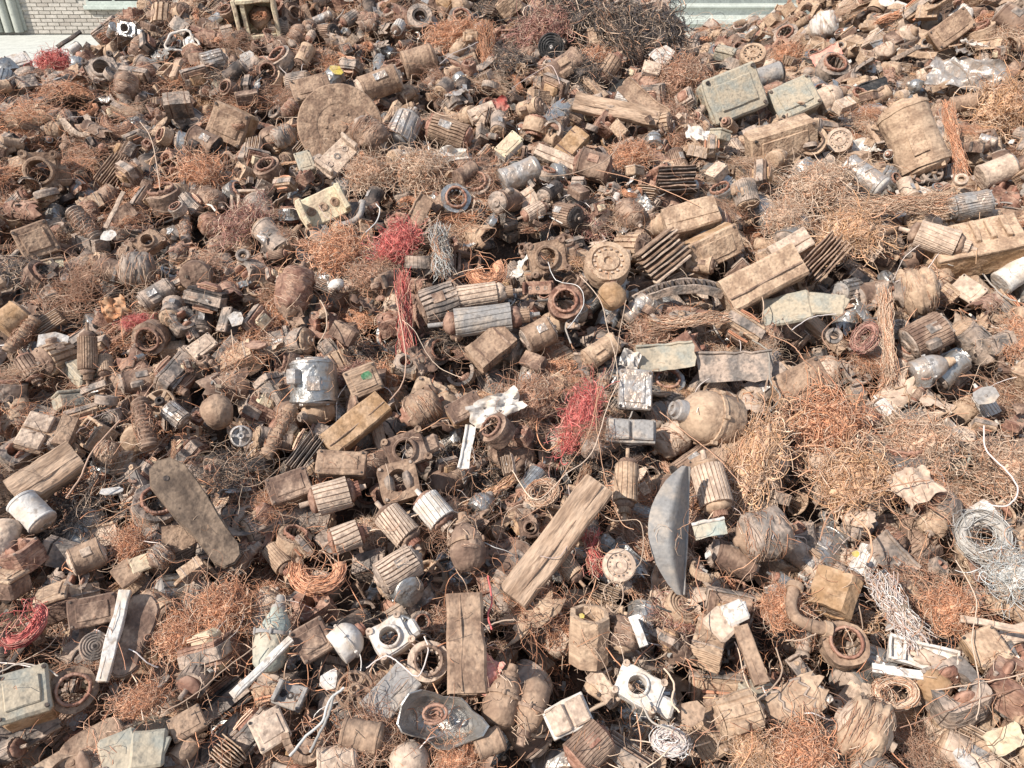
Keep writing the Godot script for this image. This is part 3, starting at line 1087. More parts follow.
		"coil":
			# ring of many turns of wire, or an arch when m[1] is "arch"
			var arc := TAU if b2 != "arch" else PI * 1.15
			var core := []
			for i in 21:
				var an := arc * i / 20.0 - (0.0 if arc > 6.0 else 0.3)
				core.append(Vector3(cos(an) * (L * 0.5 - T * 0.5), 0, sin(an) * (W * 0.5 - T * 0.5)))
			b.col = core_tint(a)
			b.tube(core, T * 0.28, T * 0.28, 8)
			part(o, "wound_core", b, "cable")
			var k := MB.new()
			for q in 230:
				k.col = wire_tint(a)
				var pts := PackedVector3Array()
				var a0 := rf(0, arc)
				var off := rv().normalized() * T * rf(0.24, 0.5)
				var len := rf(0.8, 2.2)
				for i in 9:
					var an := a0 + len * i / 8.0
					if arc < 6.0: an = minf(an, arc + 0.15) - 0.3
					pts.append(Vector3(cos(an) * (L * 0.5 - T * 0.5 + off.x), off.y + rf(-0.002, 0.002), sin(an) * (W * 0.5 - T * 0.5 + off.x)) + rv(T * 0.03))
				k.strand(pts, rf(0.0008, 0.0014))
			for q in 26:
				k.col = wire_tint(a)
				k.strand(curl_points(Vector3(L * 0.55, T * 0.7, W * 0.55), 8, L * 0.08, 0.5), 0.001)
			part(o, "wire", k, "wire")
		"bundle":
			# hank of nearly parallel strands, splayed at the ends
			for q in int(clampf(W * 2800.0, 70, 200)):
				b.col = wire_tint(a if rng.randf() < 0.75 else ("dusty" if rng.randf() < 0.5 else "brown"))
				var pts := PackedVector3Array()
				var o1 := rv().normalized() * rf(0.2, 1.0)
				var tw := rf(-1.6, 1.6)
				var l0 := rf(-0.52, -0.3)
				var l1 := rf(0.3, 0.55)
				for i in 9:
					var u := lerpf(l0, l1, i / 8.0)
					var sp := 0.5 + 1.2 * absf(u) * absf(u) * 2.0
					pts.append(Vector3(u * L, o1.y * T * 0.5 * sp + 0.25 * T * sin(u * 5.0 + tw), o1.z * W * 0.5 * sp + 0.2 * W * sin(u * 7.0 + tw * 2.0)) + rv(W * 0.15))
				b.strand(pts, rf(0.0005, 0.0014))
			part(o, "wire", b, "wire")
		"fan":
			b.t = ax_y()
			b.lathe([Vector2(-T * 0.5, 0), Vector2(-T * 0.5, r), Vector2(-T * 0.42, r), Vector2(-T * 0.42, r * 0.3), Vector2(T * 0.3, r * 0.26), Vector2(T * 0.3, r * 0.1), Vector2(0, 0)], 22)
			part(o, "hub", b, a)
			for q in 9:
				var k := MB.new()
				k.t = Transform3D(Basis(Vector3(0, 1, 0), TAU * q / 9.0), Vector3.ZERO)
				k.box(Vector3(r * 0.62, -T * 0.08, r * 0.1), Vector3(r * 0.66, T * 0.7, r * 0.05), 0.001, Basis(Vector3(0, 1, 0), 0.5))
				part(o, "blade", k, b2)
		"arc":
			# half-round band, laminated across its width
			var n := 14
			var th := W * 0.16
			for i in n:
				var a0 := PI * 1.1 * i / n
				var a1 := PI * 1.1 * (i + 0.93) / n
				var p0 := Vector3(cos(a0), 0, sin(a0))
				var p1 := Vector3(cos(a1), 0, sin(a1))
				var sc := Vector3(L * 0.5, 1, W * 0.62)
				for s in [-1.0, 1.0]:
					var yy := Vector3(0, s * T * 0.5, 0)
					b.quad(p0 * sc + yy, p1 * sc + yy, p1 * (sc - Vector3(th, 0, th)) + yy, p0 * (sc - Vector3(th, 0, th)) + yy, yy)
				var up := Vector3(0, T * 0.5, 0)
				b.quad(p0 * sc - up, p1 * sc - up, p1 * sc + up, p0 * sc + up, p0)
				var q0 := p0 * (sc - Vector3(th, 0, th))
				var q1 := p1 * (sc - Vector3(th, 0, th))
				b.quad(q0 - up, q1 - up, q1 + up, q0 + up, -p0)
				b.quad(p0 * sc - up, p0 * sc + up, q0 + up, q0 - up, Vector3(p0.z, 0, -p0.x))
				b.quad(p1 * sc - up, p1 * sc + up, q1 + up, q1 - up, Vector3(-p1.z, 0, p1.x))
			part(o, "band", b, a)
			var k := MB.new()
			k.t = Transform3D(Basis.IDENTITY, Vector3(0, 0, W * 0.28))
			k.skin(lump_rows(Vector3(L * 0.28, T * 0.4, W * 0.2), 0.4, 1.3, rf(0, 40), 8, 12), true)
			part(o, "coil", k, b2)
		"blade":
			# long lens-shaped curved cover
			var P := []
			for i in 15:
				var row := []
				var u := i / 14.0
				var wd := pow(sin(PI * clampf(u * 0.94 + 0.03, 0, 1)), 0.7)
				var bow := 1.0 - 4.0 * (u - 0.5) * (u - 0.5)
				for j in 9:
					# wide gentle face on one side of the ridge, narrow steep face on the other
					var w := j / 8.0
					var z := (lerpf(-0.10 * wd, 0.86 * wd, w) - 0.36 + 0.06 * bow) * W
					var y := (1.0 - 0.35 * (w - 0.4) / 0.6) if w > 0.4 else (1.0 - 1.9 * (0.4 - w) / 0.4)
					row.append(Vector3((u - 0.5) * L, T * y * wd, z))
				P.append(row)
			b.sheet(P, 0.005, Vector3(0, 1, 0))
			part(o, "shell", b, a)
			var pts := []
			for i in 15: pts.append(P[i][0])
			var k := MB.new()
			k.tube(pts, 0.004, 0.004, 5)
			part(o, "rolled_edge", k, b2)
		"cup":
			# torn metal bowl holding a spiral of wire
			var P := []
			for i in 6:
				var row := []
				for j in 22:
					var an := TAU * j / 22.0
					var k := 1.0 + 0.22 * sin(an * 2.0 + 0.4) + 0.1 * sin(an * 5.0)
					var q := i / 5.0
					row.append(Vector3(cos(an) * L * 0.5 * (0.3 + 0.7 * q) * k, -T * 0.5 + T * q * q * k, sin(an) * W * 0.5 * (0.3 + 0.7 * q) * k))
				P.append(row)
			b.skin(P, true, Vector3(0, 1, 0))
			var Q := []
			for row in P:
				var r2 := []
				for p in row: r2.append(p * 1.04 - Vector3(0, 0.003, 0))
				Q.append(r2)
			b.skin(Q, true, Vector3(0, -1, 0))
			for j in 22:
				b.quad(P[5][j], P[5][(j + 1) % 22], Q[5][(j + 1) % 22], Q[5][j], Vector3(0, 1, 0))
			part(o, "shell", b, a)
			var k := MB.new()
			var pts := []
			for i in 60:
				var an := i * 0.36
				pts.append(Vector3(-L * 0.08 + cos(an) * r * 0.0085 * i, T * 0.12 + 0.0006 * i, -W * 0.1 + sin(an) * r * 0.006 * i))
			k.tube(pts, 0.0035, 0.0035, 5)
			part(o, "spiral", k, b2)
		"elbow":
			var pts := []
			for i in 12:
				var u := i / 11.0
				pts.append(Vector3((u - 0.5) * L, T * 0.3 * sin(PI * u), W * 0.8 * (sin(PI * u) - 0.5)))
			b.tube(pts, r * 0.45, r * 0.5, 12)
			part(o, "pipe", b, a)
			for i in [0, 11]:
				var k := MB.new()
				var d: Vector3 = (pts[min(i + 1, 11)] - pts[max(i - 1, 0)]).normalized()
				k.tube([pts[i] - d * r * 0.25, pts[i] + d * r * 0.25], r * 0.62, r * 0.62, 12)
				part(o, "collar", k, b2)
		"hose":
			# pipe wound tightly with ridges
			var nr := int(L / 0.012)
			var prof := [Vector2(-L * 0.5, 0)]
			for i in nr:
				var x := -L * 0.5 + L * i / nr
				prof.append(Vector2(x, r * 0.82))
				prof.append(Vector2(x + L / nr * 0.5, r))
			prof.append(Vector2(L * 0.5, r * 0.82))
			prof.append(Vector2(L * 0.5, 0))
			b.lathe(prof, 14)
			part(o, "body", b, a)
			var k := MB.new()
			for q in 200:
				k.col = wire_tint("brown")
				k.strand(curl_points(Vector3(L * 0.52, r * 1.25, r * 1.25), 5, r * 0.35, 0.5), 0.0008)
			part(o, "bristle", k, "wire")
		"leaves":
			# fan of thin plates standing side by side
			var n := 8
			for q in n:
				var k := MB.new()
				k.box(Vector3(rf(-0.03, 0.03) * L, rf(-0.04, 0.04) * T, (q - (n - 1) * 0.5) * W / n), Vector3(L * rf(0.9, 1.0), T, W / n * 0.42), 0.0008, Basis(Vector3(1, 0, 0), rf(-0.06, 0.06) + (q - 3.5) * 0.05))
				part(o, "plate", k, a if q % 2 == 0 else b2)
		"laminated_arc":
			# curved row of standing laminations between two bands
			var n := 17
			var band := [MB.new(), MB.new()]
			for s in 2:
				var pts := []
				for i in 13:
					var u := i / 12.0 - 0.5
					pts.append(Vector3(u * L, (0.42 if s else -0.42) * T, (u * u * 4.0 - 0.5) * W * 0.7))
				for i in 12:
					var d: Vector3 = pts[i + 1] - pts[i]
					band[s].box((pts[i] + pts[i + 1]) * 0.5, Vector3(d.length() * 1.02, T * 0.16, W * 0.5), 0.001, Basis(Vector3(0, 1, 0), atan2(-d.z, d.x)))
				part(o, "band", band[s], a)
			for i in n:
				var u := (i + 0.5) / n - 0.5
				var k := MB.new()
				k.box(Vector3(u * L, 0, (u * u * 4.0 - 0.5) * W * 0.7), Vector3(L / n * 0.45, T * 0.7, W * 0.55), 0.001, Basis(Vector3(0, 0, 1), rf(-0.2, 0.2)))
				part(o, "tooth", k, b2)
		"cover":
			# angular moulded plastic cover of two slabs with a step
			b.box(Vector3(-L * 0.2, -T * 0.1, 0), Vector3(L * 0.6, T * 0.6, W), T * 0.2, Basis(Vector3(0, 0, 1), 0.12))
			part(o, "shell", b, a)
			var k := MB.new()
			k.box(Vector3(L * 0.22, T * 0.1, W * 0.06), Vector3(L * 0.56, T * 0.5, W * 0.72), T * 0.16, Basis(Vector3(0, 1, 0), -0.3))
			k.box(Vector3(L * 0.44, T * 0.12, W * 0.1), Vector3(L * 0.2, T * 0.3, W * 0.4), T * 0.1, Basis(Vector3(0, 1, 0), -0.6))
			part(o, "wing", k, b2)
		"cell_box":
			b.box(Vector3(0, -T * 0.2, 0), Vector3(L, T * 0.6, W), T * 0.06)
			part(o, "tray", b, a)
			for s in [-1.0, 1.0]:
				var k := MB.new()
				k.box(Vector3(s * L * 0.24, T * 0.25, 0), Vector3(L * 0.42, T * 0.5, W * 0.86), T * 0.1)
				part(o, "cell", k, b2)
		"slotted_box":
			b.box(Vector3(0, -T * 0.12, 0), Vector3(L, T * 0.76, W), T * 0.05)
			part(o, "body", b, a)
			var k := MB.new()
			k.box(Vector3(0, T * 0.3, 0), Vector3(L * 1.02, T * 0.1, W * 1.02), T * 0.03)
			for i in 5:
				k.box(Vector3((i - 2) * L * 0.17, T * 0.4, -W * 0.1), Vector3(L * 0.06, T * 0.14, W * 0.6), T * 0.02)
			part(o, "ribbed_lid", k, b2)
		"octagon":
			var ang := []
			var ro := []
			var ri := []
			for i in 8:
				ang.append(TAU * (i + 0.5) / 8)
				ro.append(r)
				ri.append(r * 0.74)
			b.radial(-L * 0.5, L * 0.36, ang, ro, ri)
			part(o, "housing", b, a)
			var k := MB.new()
			k.radial(-L * 0.45, -L * 0.1, ang, ri)
			part(o, "core", k, b2)
			var w := MB.new()
			for i in 4:
				w.box(Vector3(-L * 0.02, cos(i * 1.57) * r * 0.4, sin(i * 1.57) * r * 0.4), Vector3(L * 0.22, r * 0.3, r * 0.34), 0.003)
			part(o, "terminal", w, c3)
		"flask":
			# swollen pear-shaped housing with a neck
			var h := L * 0.5
			b.lathe([Vector2(-h, 0), Vector2(-h * 0.96, r * 0.5), Vector2(-h * 0.8, r * 0.86), Vector2(-h * 0.4, r), Vector2(0, r * 0.95), Vector2(h * 0.3, r * 0.75), Vector2(h * 0.5, r * 0.5), Vector2(h * 0.6, r * 0.4)], 20, true)
			part(o, "body", b, a)
			var k := MB.new()
			k.lathe([Vector2(h * 0.56, r * 0.46), Vector2(h * 0.7, r * 0.44), Vector2(h * 0.72, r * 0.3), Vector2(h * 0.98, r * 0.26), Vector2(h, 0)], 14)
			part(o, "neck", k, b2)
			var fl := MB.new()
			fl.lathe([Vector2(-h * 0.12, r * 0.9), Vector2(-h * 0.12, r * 1.08), Vector2(-h * 0.02, r * 1.08), Vector2(-h * 0.02, r * 0.9)], 20)
			for q in 6:
				fl.box(Vector3(-h * 0.07, cos(q * 1.047) * r * 1.1, sin(q * 1.047) * r * 1.1), Vector3(h * 0.18, r * 0.16, r * 0.16), 0.002)
			part(o, "flange", fl, b2)
			var h2 := MB.new()
			for q in 44:
				h2.col = wire_tint("dusty")
				h2.strand(curl_points(Vector3(h * 0.95, r * 1.04, r * 1.04), 8, L * 0.06, 0.4), 0.001)
			part(o, "wire_wrap", h2, "wire")
		"cable":
			var pts := []
			var p := Vector3(-L * 0.5, 0, 0)
			var ph := rf(0, 6)
			for i in 16:
				var u := i / 15.0
				pts.append(Vector3((u - 0.5) * L, T * 0.4 * sin(u * 5.0 + ph * 2.0), W * 0.45 * sin(u * rf(4.2, 4.4) + ph)))
			var rr := rf(0.0028, 0.0055)
			var cc: Array = {"dark": [0.07, 0.06, 0.055], "grey": [0.34, 0.30, 0.265], "tan": [0.50, 0.39, 0.295], "white": [0.62, 0.56, 0.48], "red": [0.3, 0.05, 0.045]}[a]
			b.col = Color(cc[0], cc[1], cc[2])
			b.tube(pts, rr, rr, 7)
			part(o, "sheath", b, "cable")
			var k := MB.new()
			for e in [0, 15]:
				var d: Vector3 = (pts[0] - pts[1]) if e == 0 else (pts[15] - pts[14])
				for q in 3:
					k.col = wire_tint("copper")
					var pp := PackedVector3Array()
					var dd := (d.normalized() + rv(0.25)).normalized()
					for i in 4: pp.append(pts[e] + dd * 0.012 * i + rv(0.002))
					k.strand(pp, 0.001)
			part(o, "conductor", k, "wire")
	return o

func bar_ring(p: Array, W: float, T: float, ch: float) -> Array:
	var out := []
	var w: float = W * 0.5 * p[2]
	var t: float = T * 0.5 * p[2]
	out.append(Vector3(p[0], p[1] - t, p[3] - w + ch))
	out.append(Vector3(p[0], p[1] - t, p[3] + w - ch))
	out.append(Vector3(p[0], p[1] - t + ch, p[3] + w))
	out.append(Vector3(p[0], p[1] + t - ch, p[3] + w))
	out.append(Vector3(p[0], p[1] + t, p[3] + w - ch))
	out.append(Vector3(p[0], p[1] + t, p[3] - w + ch))
	out.append(Vector3(p[0], p[1] + t - ch, p[3] - w))
	out.append(Vector3(p[0], p[1] - t + ch, p[3] - w))
	return out

# ---------------------------------------------------------------- the heap's own surface
const GX0 := -6.0
const GD0 := -0.6
const GS := 0.05
const GNX := 261
const GND := 221
var hgt := PackedFloat32Array()
var top_x0 := -4.6
var top_d0 := 0.4
const TS := 0.02
const TNX := 500
const TND := 420
var top := PackedFloat32Array()

func prof(kn: Array, d: float) -> float:
	if d <= kn[0][0]: return kn[0][1]
	for i in kn.size() - 1:
		if d < kn[i + 1][0]:
			var u: float = (d - kn[i][0]) / (kn[i + 1][0] - kn[i][0])
			return lerpf(kn[i][1], kn[i + 1][1], u)
	return kn[kn.size() - 1][1]

func height_raw(x: float, d: float) -> float:
	var mid := prof([[-0.6, 0.02], [0.3, 0.07], [0.9, 0.19], [2.0, 0.44], [2.9, 0.79], [4.0, 1.13], [4.6, 1.48], [5.1, 1.66], [6.2, 1.05], [7.5, 0.3], [8.2, -0.2]], d)
	var rig := prof([[-0.6, 0.02], [0.3, 0.07], [0.9, 0.19], [2.0, 0.45], [2.9, 0.79], [4.0, 0.97], [5.0, 0.98], [6.0, 0.97], [7.0, 0.97], [7.6, 0.93], [9.0, 0.3], [10.0, -0.2]], d)
	rig += 0.74 * smoothstep(1.62, 3.3, x) * smoothstep(3.6, 5.2, d) * (1.0 - smoothstep(6.6, 8.0, d))
	var k := smoothstep(0.72, 1.12, x)
	var h := lerpf(mid, rig, k)
	var fall := smoothstep(-1.45, -2.9, x) * smoothstep(3.4, 4.9, d)
	h -= fall * 0.40 * h
	h -= smoothstep(-4.0, -5.8, x) * 1.2 + smoothstep(5.4, 6.8, x) * 1.2
	h += 0.05 * bump.get_noise_2d(x * 14.0, d * 14.0) * smoothstep(0.2, 0.9, d)
	return h

func build_height() -> void:
	hgt.resize(GNX * GND)
	for j in GND:
		for i in GNX:
			hgt[j * GNX + i] = height_raw(GX0 + i * GS, GD0 + j * GS)

func H(x: float, d: float) -> float:
	var u := clampf((x - GX0) / GS, 0.0, GNX - 1.01)
	var w := clampf((d - GD0) / GS, 0.0, GND - 1.01)
	var i := int(u)
	var j := int(w)
	u -= i
	w -= j
	var k := j * GNX + i
	return lerpf(lerpf(hgt[k], hgt[k + 1], u), lerpf(hgt[k + GNX], hgt[k + GNX + 1], u), w)

func surf_normal(x: float, d: float) -> Vector3:
	var e := 0.15
	return Vector3(-(H(x + e, d) - H(x - e, d)) / (2 * e), 1.0, (H(x, d + e) - H(x, d - e)) / (2 * e)).normalized()

func ray(px: float, py: float) -> Vector3:
	return (cam_basis * Vector3((px - 512.0) / F, (384.0 - py) / F, -1.0)).normalized()

func to_px(p: Vector3) -> Vector3:
	var q := cam_basis.transposed() * (p - EYE)
	if q.z > -0.05: return Vector3(-9999, -9999, 0)
	return Vector3(512.0 + F * q.x / -q.z, 384.0 - F * q.y / -q.z, -q.z)

func hit(px: float, py: float, lift: float) -> Vector3:
	var r := ray(px, py)
	var s := 0.7
	while s < 10.0:
		var p := EYE + r * s
		if p.y < H(p.x, -p.z) + lift:
			var a := s - 0.03
			var b := s
			for q in 8:
				var m := (a + b) * 0.5
				var pm := EYE + r * m
				if pm.y < H(pm.x, -pm.z) + lift: b = m
				else: a = m
			return EYE + r * b
		s += 0.03
	return EYE + r * 5.0

func top_at(p: Vector3) -> float:
	var i := int((p.x - top_x0) / TS)
	var j := int((-p.z - top_d0) / TS)
	if i < 0 or j < 0 or i >= TNX or j >= TND: return H(p.x, -p.z) - 0.05
	return top[j * TNX + i]

func raise_top(c: Vector3, rad: float, y: float) -> void:
	var n := int(ceil(rad / TS))
	var ci := int((c.x - top_x0) / TS)
	var cj := int((-c.z - top_d0) / TS)
	for j in range(maxi(0, cj - n), mini(TND, cj + n + 1)):
		for i in range(maxi(0, ci - n), mini(TNX, ci + n + 1)):
			var dd := Vector2(i - ci, j - cj).length() * TS
			if dd > rad: continue
			var yy := y - (dd * dd) / (rad + 0.001) * 0.5
			if yy > top[j * TNX + i]: top[j * TNX + i] = yy

# ---------------------------------------------------------------- landmarks
const KIND := {
	"armature": ["motor_armature", "armature", 1.0], "motor": ["electric_motor", "motor", 1.0], "finned_motor": ["finned_motor", "motor", 1.0],
	"can": ["metal_canister", "canister", 1.0], "bell": ["bell_housing", "housing", 1.0], "stator": ["stator_ring", "stator", 0.5],
	"core_block": ["laminated_core", "motor core", 0.7], "transformer": ["small_transformer", "transformer", 0.8], "block": ["plate_stack_block", "metal block", 0.8],
	"slab": ["round_ended_slab", "slab", 0.35], "bar": ["long_bar", "bar", 0.6], "box": ["closed_box", "box", 0.8], "open_box": ["open_housing", "housing", 0.7], "gearbox": ["gear_housing", "gear housing", 0.7],
	"end_bell": ["end_bell", "motor cover", 0.4], "pulley": ["grooved_pulley", "pulley", 0.35], "rotor_disc": ["round_rotor", "rotor", 0.55], "disc": ["round_disc", "disc", 0.1],
	"ring": ["bearing_ring", "ring", 0.4], "loop": ["bent_loop", "loop", 0.12], "plate": ["torn_plate", "plate", 0.08], "sheet": ["bent_sheet", "metal sheet", 0.3],
	"cloth": ["crumpled_scrap", "scrap", 0.35], "bracket": ["channel_bracket", "bracket", 0.6], "lump": ["caked_motor", "motor", 0.95], "ball": ["round_ball", "ball", 0.95],
	"tangle": ["wire_tangle", "wire tangle", 0.55], "spray": ["loose_wire_whorl", "wire", 0.3], "coil": ["wire_coil", "coil", 0.32], "bundle": ["wire_hank", "wire hank", 0.6],
	"shell": ["torn_casing", "casing", 1.0], "fan": ["fan_wheel", "fan", 0.35], "arc": ["half_stator", "stator", 0.5], "blade": ["curved_cover", "cover", 0.4], "cup": ["torn_bowl", "bowl", 0.5],
	"elbow": ["pipe_elbow", "pipe", 1.0], "hose": ["ridged_tube", "tube", 1.0], "leaves": ["plate_bundle", "metal plates", 0.6], "laminated_arc": ["stator_segment", "stator", 0.9],
	"cover": ["moulded_cover", "cover", 0.35], "cell_box": ["twin_cell_box", "box", 0.5], "slotted_box": ["ribbed_box", "box", 0.8], "octagon": ["octagonal_housing", "housing", 1.0],
	"flask": ["flask_housing", "housing", 1.0], "cable": ["cable_piece", "cable", 0.3],
}
var clumps := {}
var marks := []          # [name to refer to, position, radius in pixels, px0, px1]

func landmark(kind: String, x0: float, y0: float, x1: float, y1: float, wpx: float, m: Array, text: String, opt := {}) -> void:
	var cx := (x0 + x1) * 0.5
	var cy := (y0 + y1) * 0.5
	var guess := hit(cx, cy, 0.04)
	var depth := to_px(guess).z
	var W := wpx / F * depth
	var T: float = W * KIND[kind][2] * opt.get("t", 1.0)
	var lift: float = opt.get("lift", 0.045 + minf(T, 0.12) * 0.22)
	lift = 0.02 + (lift - 0.02) * 0.72
	var pc := hit(cx, cy, lift)
	depth = to_px(pc).z
	W = wpx / F * depth
	T = W * KIND[kind][2] * opt.get("t", 1.0)
	var n := surf_normal(pc.x, -pc.z)
	var tc := (EYE - pc).normalized()
	var Y := n.lerp(tc, opt.get("face", 0.5)).normalized()
	var pl := Plane(Y, pc)
	var p0 = pl.intersects_ray(EYE, ray(x0, y0))
	var p1 = pl.intersects_ray(EYE, ray(x1, y1))
	var X: Vector3 = (p1 - p0)
	var L := X.length()
	X = X.normalized()
	var Z := X.cross(Y).normalized()
	if opt.has("roll"):
		Y = Y.rotated(X, deg_to_rad(opt["roll"]))
		Z = X.cross(Y).normalized()
	if opt.has("up"):
		X = X.rotated(Z, deg_to_rad(opt["up"]))
		Y = Z.cross(X).normalized()
	if kind in ["disc", "pulley", "ring", "stator", "rotor_disc", "end_bell", "fan", "core_block"]:
		L = maxf(L, 0.02)
		W = maxf(L, W) if not opt.has("w") else W
		T = W * KIND[kind][2] * opt.get("t", 1.0)
	rng.seed = hash(text)
	var mm := []
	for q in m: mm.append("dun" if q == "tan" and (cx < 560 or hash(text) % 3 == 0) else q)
	m = mm
	var called: String = opt.get("name", KIND[kind][0])
	var o: Node3D
	if kind == "tangle":
		# clumps of one tone share a few meshes
		var key := str(m[0], marks.size() % 2)
		if not clumps.has(key): clumps[key] = make("tangle", called, 0.16, 0.125, 0.095, m)
		o = clumps[key].duplicate()
		o.name = numbered(called)
		o.transform = Transform3D(Basis(X, Y, Z).scaled_local(Vector3(L / 0.16, T / 0.095, W / 0.125)), pc)
	else:
		o = make(kind, numbered(called), L, W, T, m)
		o.transform = Transform3D(Basis(X, Y, Z), pc)
	add_child(o)
	var ref := text.split("|")[0]
	var words := text.replace("|", "")
	if words.split(" ", false).size() < 5: words += " lying on the scrap heap"
	o.set_meta("label", words)
	o.set_meta("category", opt.get("cat", KIND[kind][1]))
	marks.append([ref, pc, wpx * 0.5, Vector2(x0, y0), Vector2(x1, y1), 1.0 if not kind in ["spray", "bundle", "loop"] else 0.3])
	raise_top(pc, minf(L, W) * 0.5, pc.y + T * 0.35)

func build_landmarks() -> void:
	for r in LANDMARKS:
		landmark(r[0], r[1], r[2], r[3], r[4], r[5], r[6], r[7], r[8] if r.size() > 8 else {})

# ---------------------------------------------------------------- the rest of the scrap, piece by piece
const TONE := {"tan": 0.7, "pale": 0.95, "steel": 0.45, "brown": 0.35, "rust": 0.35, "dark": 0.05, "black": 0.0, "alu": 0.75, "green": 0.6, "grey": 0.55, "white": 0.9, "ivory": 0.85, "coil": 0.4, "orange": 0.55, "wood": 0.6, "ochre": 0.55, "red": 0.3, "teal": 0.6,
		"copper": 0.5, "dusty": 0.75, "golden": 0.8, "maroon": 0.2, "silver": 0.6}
const LOOK := {"tan": "dust-tan", "pale": "pale dusty", "steel": "dusty grey steel", "brown": "dirt-brown", "rust": "rusty brown", "dark": "blackened", "black": "black", "alu": "bare aluminium", "green": "grey-green", "grey": "grey", "white": "off-white", "ivory": "yellowed", "coil": "copper-brown", "wood": "weathered brown", "ochre": "ochre",
	"copper": "orange copper", "dusty": "dusty brown", "golden": "golden copper", "maroon": "dark red", "silver": "silvery", "red": "red", "orange": "orange", "teal": "pale teal"}
# kind, phrase after the colour, typical length, width and thickness share, materials (each list one variant), weight
const FILL := [
	["armature", "grooved motor armature with bare shaft", 0.125, 0.05, [["tan", "brown", "coil"], ["steel", "rust", "coil"], ["pale", "coil", "brown"], ["brown", "coil", "steel"], ["silver", "coil", "rust"], ["white", "brown", "coil"]], 15.0],
	["motor", "cylindrical electric motor with capped ends", 0.14, 0.074, [["tan", "brown"], ["steel", "tan"], ["brown", "steel"], ["pale", "tan"], ["dark", "steel"], ["silver", "steel"]], 14.0],
	["finned_motor", "finned motor body with capped ends", 0.12, 0.075, [["steel", "tan"], ["tan", "brown"], ["brown", "dark"], ["silver", "grey"]], 8.0],
	["can", "plain metal canister with stub terminals", 0.09, 0.054, [["alu", "steel"], ["tan", "tan"], ["silver", "steel"], ["brown", "dark"]], 5.0],
	["bell", "bell-shaped housing with nose boss", 0.085, 0.08, [["tan", "steel"], ["silver", "alu"], ["brown", "tan"]], 4.0],
	["stator", "toothed stator ring with copper windings", 0.1, 0.1, [["steel", "coil"], ["brown", "rust"], ["tan", "coil"], ["silver", "coil"]], 9.0],
	["core_block", "square laminated core with round bore", 0.09, 0.08, [["steel", "coil"], ["tan", "brown"], ["rust", "coil"]], 9.0],
	["transformer", "small transformer with wound coil", 0.085, 0.085, [["steel", "coil"], ["tan", "brown", "steel"], ["brown", "ochre", "steel"], ["rust", "ivory", "steel"], ["dark", "coil", "steel"]], 15.0],
	["block", "block of stacked metal plates", 0.08, 0.055, [["tan", "steel"], ["brown", "brown"], ["steel", "dark"], ["pale", "tan"]], 8.0],
	["bar", "short rectangular bar", 0.14, 0.036, [["wood", "tan"], ["tan", "brown"], ["steel", "grey"]], 4.0],
	["box", "small closed box with screwed lid", 0.08, 0.06, [["tan", "pale"], ["brown", "tan"], ["green", "green"], ["pale", "pale"], ["dark", "steel"]], 6.0],
	["open_box", "open housing with coil inside", 0.09, 0.07, [["tan", "coil"], ["pale", "brown"], ["brown", "rust"]], 3.0],
	["gearbox", "cast gear housing with round bore", 0.1, 0.075, [["steel", "tan"], ["tan", "tan"], ["silver", "steel"], ["brown", "dark"]], 8.0],
	["end_bell", "spoked motor end cover", 0.085, 0.085, [["steel", "tan"], ["tan", "dark"], ["silver", "steel"]], 3.5],
	["pulley", "grooved round pulley", 0.07, 0.07, [["steel", "dark"], ["tan", "brown"], ["dark", "black"]], 3.0],
	["ring", "thick bearing ring", 0.055, 0.055, [["steel", "dark"], ["tan", "steel"], ["dark", "black"]], 4.0],
	["plate", "torn flat plate fragment", 0.07, 0.04, [["tan", "steel"], ["pale", "tan"], ["silver", "steel"], ["rust", "brown"], ["white", "grey"], ["white", "pale"]], 9.0],
	["sheet", "bent metal sheet", 0.11, 0.055, [["steel", "steel"], ["tan", "tan"], ["silver", "alu"], ["dark", "dark"], ["pale", "tan"]], 9.0],
	["shell", "torn round casing with ribs", 0.11, 0.08, [["tan", "tan"], ["steel", "dark"], ["brown", "steel"], ["pale", "tan"], ["silver", "grey"], ["rust", "brown"]], 16.0],
	["cloth", "crumpled flexible scrap", 0.09, 0.055, [["pale"], ["brown"], ["white"], ["dark"], ["alu"]], 8.0],
	["bracket", "U-shaped channel bracket", 0.095, 0.045, [["steel", "tan"], ["tan", "brown"], ["rust", "steel"]], 8.0],
	["lump", "dirt-caked motor wrapped in loose wire", 0.12, 0.078, [["tan", "steel"], ["brown", "steel"], ["pale", "tan"], ["rust", "brown"], ["steel", "dark"]], 9.0],
	["flask", "pear-shaped motor housing with neck", 0.14, 0.062, [["tan", "tan"], ["brown", "steel"]], 2.0],
	["fan", "small bladed fan wheel", 0.08, 0.08, [["tan", "tan"], ["dark", "dark"], ["silver", "steel"]], 1.5],
	["arc", "half-round stator band", 0.1, 0.07, [["tan", "coil"], ["steel", "rust"]], 6.0],
	["leaves", "loose pack of thin metal plates", 0.08, 0.045, [["brown", "steel"], ["tan", "pale"]], 6.0],
	["hose", "ridged tube with wire bristles", 0.11, 0.03, [["brown"], ["steel"]], 3.0],
]
const SMALL := ["armature", "transformer", "block", "bracket", "plate", "sheet", "shell", "cloth", "leaves", "arc", "core_block", "stator", "bar", "gearbox"]
